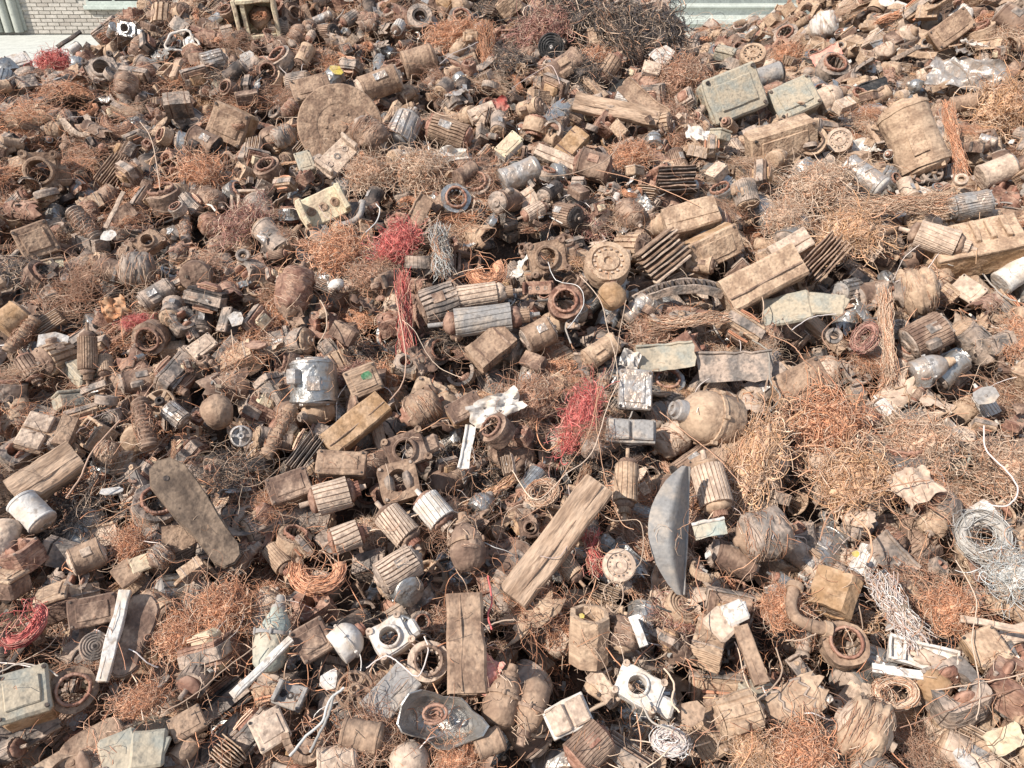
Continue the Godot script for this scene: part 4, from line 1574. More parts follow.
const FILL_WIRE := [
	["tangle", "matted wire tangle", 0.15, 0.11, [["copper"], ["brown"], ["dusty"], ["copper"], ["brown"], ["dusty"], ["golden"], ["brown"], ["maroon"], ["dark"]], 20.0],
	["spray", "loose whorl of thin wire", 0.24, 0.17, [["copper"], ["brown"], ["dusty"], ["copper"], ["brown"], ["dusty"], ["dark"]], 34.0],
	["coil", "ring-shaped wire coil", 0.11, 0.1, [["copper", "ring"], ["brown", "ring"], ["dusty", "arch"], ["copper", "arch"], ["golden", "ring"]], 10.0],
	["bundle", "frayed hank of straight strands", 0.17, 0.04, [["copper"], ["dusty"], ["brown"], ["golden"], ["copper"]], 15.0],
	["cable", "stiff bent cable with bared ends", 0.3, 0.12, [["dark"], ["grey"], ["tan"], ["grey"], ["tan"], ["white"]], 18.0],
]
const GROUP := {"armature": "motor armatures in the heap", "motor": "cylindrical motors in the heap", "tangle": "wire tangles in the heap", "spray": "loose wire whorls over the heap", "cable": "cable pieces on the heap", "lump": "dirt-caked motors in the heap"}
var protos := []
var label_count := {}

func make_protos(table: Array) -> Array:
	var out := []
	for r in table:
		for q in r[4].size():
			rng.seed = hash(str(r[0], q, r[4][q]))
			var L: float = r[2] * rf(0.9, 1.12)
			var W: float = r[3] * rf(0.88, 1.12)
			if L < W and r[2] <= r[3] * 1.01: L = W
			var T: float = W * KIND[r[0]][2] * rf(0.9, 1.15)
			var o := make(r[0], KIND[r[0]][0], L, W, T, r[4][q])
			var look: String = LOOK[r[4][q][0]]
			out.append({"node": o, "kind": r[0], "L": L, "W": W, "T": T, "weight": r[5] / r[4].size(), "tone": TONE[r[4][q][0]], "label": look + " " + r[1], "count": 0})
	return out

func nearest_mark(p: Vector3) -> String:
	var best := 1e9
	var who = marks[0]
	for m in marks:
		var d: float = (m[1] - p).length_squared()
		if d < best:
			best = d
			who = m
	var dz: float = p.z - who[1].z
	var word := "beside"
	if dz < -0.06: word = "just uphill of"
	elif dz > 0.06: word = "just downhill of"
	if best > 0.5: word = "far " + ("uphill of" if dz < 0 else "downhill of")
	return word + " the " + who[0]

func under_mark(px: Vector2, grow: float) -> bool:
	for m in marks:
		var q := Geometry2D.get_closest_point_to_segment(px, m[3], m[4])
		if q.distance_to(px) < (m[2] + grow) * m[5]: return true
	return false

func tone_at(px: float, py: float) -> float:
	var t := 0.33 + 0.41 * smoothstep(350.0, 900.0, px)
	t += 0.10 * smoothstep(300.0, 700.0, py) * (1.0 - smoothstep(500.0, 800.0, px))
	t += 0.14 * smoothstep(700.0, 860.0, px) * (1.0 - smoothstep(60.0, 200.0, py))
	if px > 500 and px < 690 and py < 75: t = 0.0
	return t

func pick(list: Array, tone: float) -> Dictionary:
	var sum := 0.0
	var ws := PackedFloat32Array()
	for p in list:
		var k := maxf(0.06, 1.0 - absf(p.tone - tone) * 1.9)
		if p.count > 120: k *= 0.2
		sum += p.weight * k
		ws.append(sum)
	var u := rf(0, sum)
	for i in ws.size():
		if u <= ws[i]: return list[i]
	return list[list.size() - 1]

func put(p: Dictionary, pos: Vector3, basis: Basis, s: float) -> void:
	var o: Node3D = p.node.duplicate()
	o.name = numbered(KIND[p.kind][0])
	add_child(o)
	var squash := Vector3(rf(0.8, 1.5), rf(0.4, 0.75), rf(0.75, 1.25)) if p.kind == "tangle" else Vector3.ONE
	o.transform = Transform3D(basis.scaled_local(squash * s), pos)
	var near := nearest_mark(pos)
	var words: String = p.label + " " + near
	if words.split(" ", false).size() > 16: words = p.label.split(" with ")[0].split(" wrapped ")[0].split(" of ")[0] + " " + near
	if words.split(" ", false).size() > 16: words = LOOK_SHORT.get(p.kind, KIND[p.kind][0].replace("_", " ")) + " " + near
	o.set_meta("label", words)
	o.set_meta("category", KIND[p.kind][1])
	o.set_meta("group", GROUP.get(p.kind, KIND[p.kind][0].replace("_", " ") + " pieces in the scrap heap"))

var plan := []
const LOOK_SHORT := {"lump": "dirt-caked motor", "spray": "wire whorl", "tangle": "wire tangle"}

# keeps only the pieces of which the camera can see something
func put_visible() -> int:
	var BW := 560
	var BH := 430
	var zb := PackedFloat32Array()
	zb.resize(BW * BH)
	zb.fill(1e9)
	var own := PackedInt32Array()
	own.resize(BW * BH)
	own.fill(-1)
	for k in plan.size() + marks.size():
		var ctr: Vector3
		var rm: float
		if k < plan.size():
			var q: Dictionary = plan[k][0]
			if q.kind in ["spray", "cable", "bundle"]: continue
			ctr = plan[k][1]
			rm = 0.5 * sqrt(q.L * q.W) * plan[k][3]
		else:
			var m: Array = marks[k - plan.size()]
			if m[5] < 0.9: continue
			ctr = m[1]
			rm = m[2] * 0.9 / F * to_px(ctr).z
		var s := to_px(ctr)
		var r := rm * F / s.z * 0.5
		var cx := (s.x + 48.0) * 0.5
		var cy := (s.y + 46.0) * 0.5
		for y in range(maxi(0, int(cy - r)), mini(BH, int(cy + r) + 1)):
			for x in range(maxi(0, int(cx - r)), mini(BW, int(cx + r) + 1)):
				var e := ((x - cx) * (x - cx) + (y - cy) * (y - cy)) / (r * r)
				if e > 1.0: continue
				var z := s.z - rm * 0.7 * sqrt(1.0 - e)
				if z < zb[y * BW + x]:
					zb[y * BW + x] = z
					own[y * BW + x] = k
	var seen := PackedInt32Array()
	seen.resize(plan.size() + marks.size())
	for k in own:
		if k >= 0: seen[k] += 1
	var n := 0
	for k in plan.size():
		var q: Dictionary = plan[k][0]
		var s := to_px(plan[k][1])
		var need := maxf(5.0, 0.07 * pow(q.L * plan[k][3] * F / s.z * 0.5, 2.0) * 0.6)
		if q.kind in ["spray", "cable", "bundle"] or seen[k] >= need:
			put(q, plan[k][1], plan[k][2], plan[k][3])
			n += 1
	return n

func random_basis(n: Vector3, tilt: float) -> Basis:
	var t := rv().normalized()
	var X := (t - n * t.dot(n)).normalized()
	X = (X + n * rf(-tilt, tilt)).normalized()
	var Z := X.cross(n).normalized()
	var Y := Z.cross(X)
	var b := Basis(X, Y, Z)
	return b

func fill_layer(list: Array, cell: float, y_off: float, y_var: float, keep: float, sd: int, tilt: float, is_wire: bool, scale0: float) -> int:
	var r2 := RandomNumberGenerator.new()
	r2.seed = sd
	rng.seed = sd + 1
	var made := 0
	var d := 0.55
	while d < 8.0:
		var step := cell * (1.0 if d < 4.4 else 1.55)
		var x := -0.76 * d - 0.5
		var xe := 0.76 * d + 0.5
		while x < xe:
			var px := x + r2.randf_range(-0.5, 0.5) * step
			var pd := d + r2.randf_range(-0.5, 0.5) * step
			x += step
			if r2.randf() > keep: continue
			var g := H(px, pd)
			if g < 0.03: continue
			var n := surf_normal(px, pd)
			var p := Vector3(px, g, -pd)
			var s := to_px(p)
			if s.x < -45 or s.x > 1069 or s.y < -70 or s.y > 815: continue
			if n.dot((EYE - p).normalized()) < 0.03: continue
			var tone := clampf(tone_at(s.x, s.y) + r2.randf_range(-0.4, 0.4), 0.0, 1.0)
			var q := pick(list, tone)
			var sc := r2.randf_range(0.72, 1.22) * scale0 * (1.0 if d < 4.4 else 1.25)
			var half: float = q.T * sc * 0.5
			var y := y_off + r2.randf_range(-y_var, y_var)
			if under_mark(Vector2(s.x, s.y), 0.22 * q.L * sc / s.z * F):
				if is_wire and q.kind != "tangle" and q.kind != "coil":
					if r2.randf() > 0.3: continue
					sc *= 0.7
				else: y -= 0.06
			var yy := g + y
			if is_wire: yy = maxf(yy, top_at(p) + half * 0.25 - 0.01) if y_off > 0.0 else yy
			p.y = yy
			var b := random_basis(n, tilt)
			if not is_wire: b = b.rotated(b.x.normalized(), r2.randf_range(-0.9, 0.9))
			plan.append([q, p, b, sc])
			q.count += 1
			if not (q.kind in ["spray", "cable", "bundle"]): raise_top(p, minf(q.L, q.W) * sc * 0.5, yy + half * 0.75)
			made += 1
		d += step
	return made

# kind, the two ends of its long axis and its width as read off the photograph, materials, label (the part before | is how others refer to it), options
const LANDMARKS := [
	# far edge and upper left
	["open_box", 236, 20, 278, 16, 36, ["ivory", "brown"], "yellowed open-sided metal box| on the crest of the heap", {"roll": 35, "t": 1.1}],
	["loop", 166, 42, 198, 42, 22, ["white"], "bent off-white plastic ring| lying near the crest", {"cat": "ring"}],
	["tangle", 34, 66, 72, 58, 26, ["red"], "dusty red wire tangle on the crest| in front of the brick wall"],
	["box", 8, 66, 30, 60, 14, ["white", "white"], "chalky white broken box on the crest|"],
	["can", 70, 52, 80, 44, 9, ["white", "alu"], "small off-white canister on the crest|"],
	["bar", 56, 46, 82, 33, 4, ["dark", "dark"], "thin dark rod jutting out over the crest|", {"name": "thin_rod", "cat": "rod", "up": 8}],
	["arc", 64, 128, 90, 118, 34, ["pale", "brown"], "half-round pale stator band| open towards the slope"],
	["coil", 97, 118, 136, 128, 34, ["brown", "arch"], "thick arch of brown wound wire| beside a half-round stator band", {"t": 1.4}],
	["gearbox", 90, 78, 124, 66, 30, ["steel", "dark"], "blackish cast gear housing| near the crest", {}],
	["gearbox", 24, 172, 66, 172, 40, ["tan", "tan"], "tan cast housing with one large round hole|", {"roll": 25}],
	["box", 216, 118, 250, 134, 34, ["ochre", "tan"], "ochre square-sided box| with dusty top", {"roll": 30, "t": 1.1}],
	["motor", 186, 134, 222, 152, 26, ["brown", "dark"], "brown cylindrical motor| lying beside the ochre box"],
	["block", 165, 106, 192, 104, 20, ["steel", "brown"], "grey stack of standing plates| below the crest", {"roll": 80}],
	["leaves", 102, 186, 124, 158, 18, ["tan", "brown"], "slanted pack of tan metal plates|"],
	["finned_motor", 200, 66, 228, 58, 22, ["alu", "steel"], "shiny finned aluminium motor| near the yellowed box"],
	["tangle", 180, 165, 222, 180, 34, ["copper"], "orange copper tangle| below the brown cylindrical motor"],
	["disc", 295, 128, 386, 126, 84, ["tan", "tan"], "large dusty tan disc| lying tilted on the slope", {"face": 0.75, "w": 1, "t": 0.6, "lift": 0.09}],
	["bracket", 322, 170, 352, 140, 24, ["pale", "steel"], "pale slotted bracket| leaning on the large disc", {"lift": 0.11}],
	["motor", 354, 94, 404, 74, 27, ["tan", "pale"], "tan cylindrical motor| lying above the large disc", {"lift": 0.09}],
	["can", 404, 66, 436, 56, 28, ["tan", "tan"], "short tan canister| behind a cylindrical motor"],
	["armature", 392, 150, 416, 108, 30, ["alu", "grey", "steel"], "whitish scaly armature| standing beside the large disc", {"lift": 0.09}],
	["lump", 356, 120, 386, 150, 32, ["brown", "steel"], "rough brown motor lump| resting on the large disc", {"lift": 0.12}],
	["finned_motor", 424, 124, 474, 142, 28, ["tan", "coil"], "tan motor with spiral wound end| above the pale cloth strip"],
	["cloth", 402, 158, 470, 154, 14, ["white"], "pale torn cloth strip| draped over wire coils", {"lift": 0.1, "t": 2.0, "name": "cloth_strip", "cat": "cloth"}],
	["box", 294, 96, 330, 86, 22, ["pale", "tan"], "small pale box| behind the large disc"],
	["tangle", 348, 176, 392, 172, 34, ["dusty"], "hairy brown ball of wire| below the large disc", {"t": 1.2}],
	["tangle", 398, 172, 446, 168, 40, ["dusty"], "large hairy wire ball| under the pale cloth strip", {"t": 1.2}],
	["plate", 330, 66, 342, 74, 10, ["yellow", "yellow"], "small bright yellow scrap|", {"lift": 0.1}],
	["can", 314, 22, 332, 14, 9, ["alu", "alu"], "small silver canister| near the yellowed box"],
	["ring", 408, 22, 432, 14, 22, ["steel", "dark"], "ring-shaped grey stator| near the crest", {}],
	["tangle", 426, 40, 478, 28, 26, ["copper"], "reddish copper tangle| strung along the upper slope"],
	["bundle", 482, 20, 492, 84, 22, ["copper"], "long reddish hank hanging down| the upper slope"],
	["bar", 470, 118, 494, 108, 14, ["pale", "tan"], "short pale slab| next to a red scrap"],
	["cloth", 488, 108, 508, 102, 14, ["red"], "small crimson crumpled scrap|", {"lift": 0.09}],
	["lump", 296, 130, 270, 142, 22, ["steel", "tan"], "grey motor lump| beside the large disc"],
	# dark mound at the top
	["tangle", 540, 14, 606, 20, 44, ["dark"], "large blackened wire tangle| on the high dark mound"],
	["tangle", 590, 34, 652, 26, 46, ["dark"], "matted black wire mass| capping the high dark mound"],
	["tangle", 516, 44, 566, 18, 36, ["maroon"], "dark red wire tangle| on the high dark mound"],
	["tangle", 628, 52, 682, 22, 40, ["dark"], "sooty wire tangle| on the flank of the dark mound"],
	["tangle", 556, 66, 600, 78, 34, ["dark"], "low black wire tangle| at the dark mound's foot"],
	["tangle", 656, 92, 700, 66, 36, ["brown"], "dark brown wire heap| below the dark mound"],
	["bundle", 604, 8, 632, 60, 22, ["dark"], "black cable hank hanging down| the dark mound", {"lift": 0.12}],
	["pulley", 538, 46, 564, 48, 24, ["black", "alu"], "black round pulley with bright hub|", {"face": 0.9, "lift": 0.1}],
	["plate", 648, 56, 676, 54, 20, ["white", "grey"], "bluish white torn plastic piece| with a small hole", {"face": 0.8, "lift": 0.12}],
	["box", 643, 68, 660, 72, 13, ["white", "pale"], "small off-white box| beside a torn plastic piece", {"lift": 0.09}],
	["box", 668, 66, 692, 72, 16, ["brown", "dark"], "dark brown small box| beside a torn plastic piece"],
	["bar", 574, 102, 658, 118, 20, ["wood", "wood"], "long weathered curved board|", {"lift": 0.08, "t": 0.5, "name": "weathered_board", "cat": "board"}],
	["sheet", 622, 84, 664, 118, 18, ["tan", "tan"], "tan folded sheet strip| above the weathered curved board", {"lift": 0.1}],
	["motor", 544, 82, 584, 56, 28, ["brown", "tan"], "brown round-ended motor| near the black pulley"],
	["armature", 596, 84, 622, 52, 18, ["tan", "rust", "coil"], "slim tan armature| standing above the weathered board"],
	["tangle", 572, 68, 606, 54, 24, ["copper"], "orange wire tuft| near the black pulley"],
	# upper right
	["box", 704, 108, 754, 88, 44, ["green", "green"], "large grey-green box| tilted on the slope", {"roll": 20, "lift": 0.1}],
	["rotor_disc", 739, 58, 766, 56, 24, ["tan", "dark"], "tan round pulley with drilled face|", {"face": 0.5, "lift": 0.1}],
	["can", 754, 80, 784, 70, 20, ["grey", "dark"], "grey tipped-over canister| behind the grey-green box"],
	["box", 772, 112, 812, 94, 34, ["green", "green"], "second grey-green box| behind a flat tan box", {"roll": 10}],
	["box", 748, 152, 812, 132, 34, ["tan", "tan"], "flat-faced tan box| in front of the grey-green boxes", {"roll": 55, "lift": 0.09}],
	["can", 502, 182, 540, 166, 26, ["alu", "grey"], "dull silver cylinder| half buried on the slope", {"lift": 0.08}],
	["box", 500, 156, 518, 138, 15, ["white", "ivory"], "small ivory switch box|", {"lift": 0.1}],
	["block", 560, 158, 582, 134, 18, ["ochre", "brown"], "small ochre block with standing plates|", {"lift": 0.08}],
	["motor", 572, 160, 614, 172, 30, ["brown", "rust"], "smooth brown motor lump| below the weathered board"],
	["tangle", 612, 160, 650, 150, 26, ["copper"], "reddish wire loops| below the weathered board"],
	["bar", 536, 150, 590, 172, 14, ["pale", "tan"], "pale slanting slat| above the brown motor lump"],
	["leaves", 656, 182, 696, 180, 26, ["brown", "dark"], "dark brown split plate pack|", {"lift": 0.07}],
	["motor", 896, 98, 930, 182, 50, ["tan", "tan"], "big dusty upright drum motor| with rounded foot", {"lift": 0.12, "face": 0.8}],
	["cloth", 930, 70, 1000, 78, 30, ["alu"], "crumpled aluminium casing| above the upright drum", {"lift": 0.12, "t": 1.4}],
	["can", 950, 106, 982, 100, 17, ["tan", "tan"], "small tan drum| below crumpled aluminium"],
	["box", 932, 44, 968, 18, 22, ["ochre", "tan"], "olive brown slanting box| high on the far ridge", {"roll": 20}],
	["can", 846, 164, 884, 190, 24, ["alu", "white"], "whitish dented cylinder| below the upright drum", {"lift": 0.09}],
	["stator", 798, 142, 826, 142, 28, ["tan", "brown"], "tan slotted stator ring| beside the flat tan box", {"face": 0.8, "lift": 0.1}],
	["rotor_disc", 826, 138, 852, 144, 24, ["pale", "steel"], "pale round rotor face| beside a slotted stator ring", {"face": 0.8}],
	["lump", 806, 32, 842, 20, 26, ["white", "pale"], "white chalky lump| on the far ridge"],
	["tangle", 976, 116, 1030, 104, 56, ["golden"], "big golden brown wire ball| at the slope's edge", {"t": 1.2}],
	["can", 980, 178, 1016, 164, 26, ["pale", "alu"], "pale shiny drum| near a golden wire ball"],
	["ring", 954, 182, 968, 178, 13, ["pale", "tan"], "small pale cap| near the upright drum"],
	["bell", 818, 104, 846, 90, 26, ["pale", "tan"], "pale bell housing with vent holes|"],
	["sheet", 812, 62, 840, 48, 16, ["pink", "rust"], "pinkish curved sheet scrap| on the far ridge"],
	["tangle", 772, 58, 800, 50, 22, ["copper"], "pinkish copper tuft| on the far ridge"],
	["plate", 806, 90, 816, 84, 8, ["blue", "blue"], "small blue scrap| beside the grey-green boxes", {"lift": 0.1}],
	["bundle", 946, 100, 962, 176, 14, ["copper"], "thin copper hank hanging| beside the upright drum", {"lift": 0.13}],
	["sheet", 850, 96, 888, 82, 14, ["black", "black"], "black bent sheet| behind the upright drum"],
	["tangle", 785, 195, 848, 178, 40, ["dusty"], "bristling brown wire heap| below the flat tan box", {"t": 1.1}],
	# second row, left
	["box", 20, 248, 54, 236, 32, ["tan", "tan"], "tan split box| at the slope's dark edge", {"roll": 20}],
	["hose", 72, 210, 98, 240, 18, ["steel"], "grey ribbed cylinder| beside the tan split box"],
	["plate", 38, 344, 70, 340, 24, ["white", "alu"], "pale speckled torn plate|", {"face": 0.8, "lift": 0.09}],
	["armature", 87, 322, 88, 386, 18, ["tan", "brown", "tan"], "slim upright tan armature| in a dark hollow", {"lift": 0.1, "face": 0.8}],
	["lump", 116, 268, 160, 272, 36, ["steel", "brown"], "rounded grey dirt-caked motor| in the slope's shade"],
	["motor", 138, 306, 176, 284, 22, ["steel", "steel"], "grey-brown cylinder motor| beside an orange scrap"],
	["cloth", 102, 312, 126, 304, 22, ["orange"], "crumpled orange and cream scrap|", {"lift": 0.08}],
	["tangle", 120, 324, 150, 318, 14, ["red"], "small bright red wire knot|", {"lift": 0.09}],
	["plate", 228, 322, 244, 316, 15, ["white", "white"], "small white flake|", {"lift": 0.12, "face": 0.8}],
	["plate", 102, 240, 115, 232, 12, ["white", "white"], "white chip at the foot of a thin stick|", {"lift": 0.12}],
	["bar", 106, 228, 124, 192, 4, ["pale", "pale"], "thin pale stick|", {"lift": 0.13, "name": "thin_stick", "cat": "stick"}],
	["tangle", 224, 238, 262, 206, 30, ["maroon"], "dark red matted wire tangle| below the ochre box", {"lift": 0.09}],
	["can", 2, 330, 26, 310, 32, ["ochre", "tan"], "ochre drum| at the slope's dark edge"],
	["hose", 8, 352, 36, 318, 14, ["tan"], "pale tan ribbed pipe| beside the ochre drum"],
	["armature", 20, 350, 40, 386, 20, ["brown", "coil", "brown"], "brown armature with long windings| below the ochre drum"],
	["sheet", 30, 268, 64, 262, 10, ["ivory", "tan"], "curled ivory strip| under the tan split box"],
	["gearbox", 138, 250, 164, 232, 22, ["tan", "brown"], "boxy tan housing| above the rounded grey motor"],
	["ring", 236, 256, 250, 256, 14, ["steel", "dark"], "small dark eyelet ring| below a dark red tangle", {"lift": 0.1}],
	["box", 192, 356, 214, 340, 16, ["pale", "pale"], "small pale box| beside a white flake"],
	# second row, middle
	["bracket", 300, 216, 346, 196, 30, ["ivory", "tan"], "pale yellowish channel bracket| below the hairy wire ball", {"roll": 15, "lift": 0.08}],
	["tangle", 378, 260, 414, 226, 36, ["red"], "rosy red wire tangle|", {"lift": 0.1}],
	["bundle", 402, 270, 408, 368, 18, ["red"], "red strands trailing downhill| from the rosy red tangle", {"lift": 0.1}],
	["tangle", 312, 262, 364, 240, 42, ["copper"], "large orange copper tangle| beside the rosy red tangle", {"lift": 0.08}],
	["tangle", 350, 280, 394, 270, 28, ["brown"], "brown wire tangle| under the rosy red tangle"],
	["coil", 466, 280, 508, 262, 44, ["copper", "arch"], "orange arched copper coil| above two armatures", {"lift": 0.1, "t": 1.5}],
	["motor", 313, 354, 315, 412, 48, ["silver", "alu"], "silver can motor with dented sides|", {"lift": 0.1, "face": 0.85}],
	["box", 348, 386, 378, 374, 28, ["wood", "wood"], "brown box under a green circuit chip|", {"roll": 25, "lift": 0.09}],
	["plate", 361, 378, 372, 374, 9, ["board_green", "board_green"], "green circuit chip on a brown box|", {"lift": 0.19}],
	["armature", 424, 302, 522, 290, 24, ["pale", "pale", "tan"], "pale armature with long shaft| above a second armature", {"lift": 0.1}],
	["armature", 428, 326, 540, 314, 29, ["grey", "maroon_mat", "tan"], "large grey grooved armature| lying on the slope", {"lift": 0.12}],
	["finned_motor", 416, 312, 464, 296, 38, ["steel", "brown"], "grey round rotor lump| at the armatures' ends"],
	["ball", 328, 288, 344, 282, 12, ["white", "white"], "small white cap| beside a wire-wrapped brown motor", {"lift": 0.1}],
	["lump", 286, 318, 304, 262, 34, ["rust", "brown"], "upright wire-wrapped brown motor|", {"lift": 0.08}],
	["bundle", 438, 224, 444, 276, 22, ["silver"], "grey splayed wire brush| beside the rosy red tangle", {"lift": 0.1}],
	["block", 474, 362, 508, 334, 28, ["tan", "brown"], "tan clamp block| under the large grey armature"],
	["sheet", 404, 238, 428, 196, 16, ["tan", "tan"], "curled tan metal flap| above the grey wire brush", {"lift": 0.11}],
	["elbow", 342, 228, 366, 206, 12, ["grey", "grey"], "bent grey pipe in a dark hollow|", {}],
	# second row, right
	["gearbox", 528, 262, 572, 252, 36, ["tan", "brown"], "tan boxy housing with round hole| beside a ringed rotor", {"roll": 20, "lift": 0.08}],
	["rotor_disc", 584, 266, 630, 266, 46, ["tan", "pale"], "thick round rotor with ringed top|", {"face": 0.35, "lift": 0.12}],
	["ball", 600, 302, 624, 290, 30, ["ochre", "rust"], "orange-yellow round knob| below the ringed rotor", {"lift": 0.1}],
	["leaves", 642, 270, 680, 240, 36, ["tan", "pale"], "broken fan of tan plates| beside the ringed rotor", {"lift": 0.09, "roll": 30}],
	["bar", 664, 226, 716, 212, 30, ["tan", "tan"], "tan rounded bar|", {"lift": 0.08, "t": 1.2}],
	["box", 690, 258, 736, 236, 30, ["ochre", "tan"], "flat ochre casing| below the tan rounded bar", {"roll": 35}],
	["laminated_arc", 634, 298, 722, 286, 18, ["steel", "dark"], "dark toothed stator segment| on the slope", {"lift": 0.1, "roll": 50}],
	["bar", 724, 300, 796, 262, 36, ["tan", "brown"], "big cracked tan block| on the slope", {"lift": 0.14, "roll": 10, "t": 1.5, "name": "cracked_block", "cat": "block"}],
	["bar", 772, 258, 808, 238, 22, ["pale", "tan"], "pale slab| behind the big cracked block", {"lift": 0.1}],
	["bundle", 648, 324, 726, 318, 16, ["dusty"], "straight copper strand hank| below the toothed segment", {"lift": 0.11}],
	["sheet", 698, 368, 772, 366, 30, ["steel", "steel"], "flat dusty grey-brown sheet|", {"lift": 0.11, "face": 0.7, "t": 0.6}],
	["sheet", 638, 360, 694, 354, 26, ["green", "green"], "greenish grey sheet| beside the flat grey-brown sheet", {"lift": 0.11, "face": 0.7}],
	["cloth", 622, 356, 640, 362, 18, ["white"], "white crumpled rag| beside the greenish sheet", {"lift": 0.12, "t": 1.6}],
	["box", 636, 372, 634, 410, 32, ["grey", "alu"], "silver label-plated block|", {"lift": 0.1, "face": 0.8}],
	["stator", 548, 306, 582, 300, 34, ["rust", "coil"], "rusty small stator with torn coils|", {"lift": 0.08, "face": 0.7}],
	["motor", 520, 344, 556, 326, 30, ["tan", "steel"], "tan ridged motor| right of two armatures"],
	["motor", 582, 364, 620, 338, 24, ["tan", "tan"], "slim tan tool motor| below the orange knob"],
	["cover", 762, 314, 844, 298, 30, ["green", "green"], "angular grey-green plastic cover|", {"lift": 0.11, "face": 0.7}],
	["slotted_box", 930, 256, 1018, 238, 44, ["ochre", "tan"], "large ribbed box| at the heap's bright side", {"roll": -18, "lift": 0.11, "t": 1.2}],
	["armature", 898, 228, 976, 250, 28, ["pale", "brown", "pale"], "pale armature with thick shaft| on the ribbed box", {"lift": 0.16}],
	["leaves", 806, 278, 842, 240, 26, ["brown", "tan"], "slanted bundle of dark plates| behind the plastic cover", {"lift": 0.12}],
	["lump", 894, 296, 940, 286, 48, ["tan", "steel"], "rock-like dirt-caked motor| below the ribbed box", {"lift": 0.09}],
	["finned_motor", 902, 348, 950, 324, 36, ["brown", "steel"], "dark brown ridged motor| below the rock-like motor"],
	["coil", 852, 330, 878, 344, 38, ["maroon", "ring"], "dusty red wound coil|", {"lift": 0.09, "face": 0.8}],
	["bundle", 884, 286, 890, 380, 16, ["dusty"], "upright tawny wire hank| beside the red coil", {"lift": 0.12}],
	["bell", 912, 374, 954, 360, 26, ["alu", "tan"], "silver motor bell| below the dark ridged motor", {"lift": 0.08}],
	["tangle", 766, 222, 804, 214, 34, ["dusty"], "pale copper wire ball| above the pale slab", {"lift": 0.07}],
	["tangle", 822, 240, 878, 226, 44, ["golden"], "tawny bristling wire ball| behind the plate bundle", {"lift": 0.09}],
	["bundle", 838, 206, 950, 204, 28, ["dusty"], "long brown wire swath| across the bright slope", {"lift": 0.11}],
	["ring", 826, 336, 842, 336, 16, ["steel", "dark"], "small dark washer ring| beside the red coil", {"face": 0.8, "lift": 0.1}],
	["finned_motor", 946, 210, 996, 200, 26, ["silver_mat", "grey"], "silvery wire-strewn motor| above the ribbed box"],
	["can", 1000, 284, 1030, 264, 26, ["white", "teal"], "white mint cylinder| at the heap's bright side"],
	["box", 776, 396, 822, 374, 34, ["tan", "tan"], "tan flat-topped box| below the plastic cover", {"roll": 10, "lift": 0.08}],
	# third row, left
	["bar", 16, 496, 78, 456, 34, ["wood", "wood"], "weathered split plank| in the dark hollow", {"lift": 0.1, "name": "split_plank", "cat": "plank"}],
	["block", 60, 446, 72, 418, 15, ["tan", "tan"], "short tan upright block| above the split plank", {"lift": 0.08}],
	["slab", 164, 472, 240, 570, 33, ["umber", "dark"], "long dark round-ended slab| propped on the slope", {"lift": 0.15, "up": -8}],
	["hose", 140, 400, 150, 448, 19, ["brown"], "bristly brown spring tube| above the propped slab", {"lift": 0.1}],
	["ball", 202, 416, 234, 408, 36, ["tan", "brown"], "tan globe in a nest of wire|", {"lift": 0.09}],
	["finned_motor", 164, 406, 188, 424, 20, ["alu", "steel"], "silver ribbed motor| beside the spring tube", {"lift": 0.07}],
	["end_bell", 230, 436, 252, 436, 22, ["alu", "alu"], "silver spoked hub ring| below the tan globe", {"face": 0.9, "lift": 0.1}],
	["can", 20, 500, 46, 526, 30, ["white", "pale"], "white chalky motor| under the split plank", {"lift": 0.08}],
	["motor", 66, 566, 108, 548, 30, ["tan", "pale"], "pale tan motor with round nose| in the dark hollow", {"lift": 0.07}],
	["plate", 160, 540, 196, 536, 34, ["tan", "tan"], "tan sheet corner| behind the propped slab", {"lift": 0.07, "face": 0.8}],
	["tangle", 112, 552, 148, 538, 34, ["copper"], "orange coppery knot| beside the tan sheet corner"],
	["can", -4, 560, 12, 520, 26, ["pale", "pale"], "pale smooth canister| beside the dark hollow"],
	["cell_box", 26, 450, 46, 414, 28, ["tan", "pale"], "tan two-part switch block| above the split plank", {}],
	["lump", 92, 452, 122, 456, 26, ["tan", "steel"], "pale clod-like motor| near the short upright block"],
	["cover", 116, 580, 150, 556, 24, ["tan", "ivory"], "small tan housing corner| below the coppery knot"],
	["lump", 150, 566, 172, 546, 24, ["steel", "brown"], "grey knobbly motor| below the tan sheet corner"],
	# third row, middle
	["box", 318, 464, 366, 466, 24, ["tan", "tan"], "square-cut tan brick-like block| above pale armature lumps", {"lift": 0.1, "t": 0.9}],
	["armature", 300, 506, 366, 486, 32, ["pale", "rust", "coil"], "pale scaly armature lump| under the brick-like block", {"lift": 0.08}],
	["armature", 322, 546, 372, 528, 28, ["pale", "coil", "rust"], "whitish armature with copper band|", {"lift": 0.08}],
	["bar", 328, 448, 384, 402, 28, ["ochre", "tan"], "yellowish long trough bar|", {"lift": 0.09}],
	["gearbox", 386, 458, 432, 440, 36, ["brown", "tan"], "brown gear housing above a square core|", {"lift": 0.1, "roll": 15}],
	["core_block", 380, 488, 418, 478, 32, ["tan", "steel"], "tan square core with two coils|", {"lift": 0.1, "face": 0.7, "t": 0.8}],
	["armature", 416, 490, 452, 532, 30, ["white", "rust", "steel"], "whitish cylinder armature| beside the square core", {"lift": 0.1}],
	["armature", 376, 502, 420, 550, 30, ["pale", "brown", "coil"], "grey scaly rotor| beside the whitish cylinder", {"lift": 0.09}],
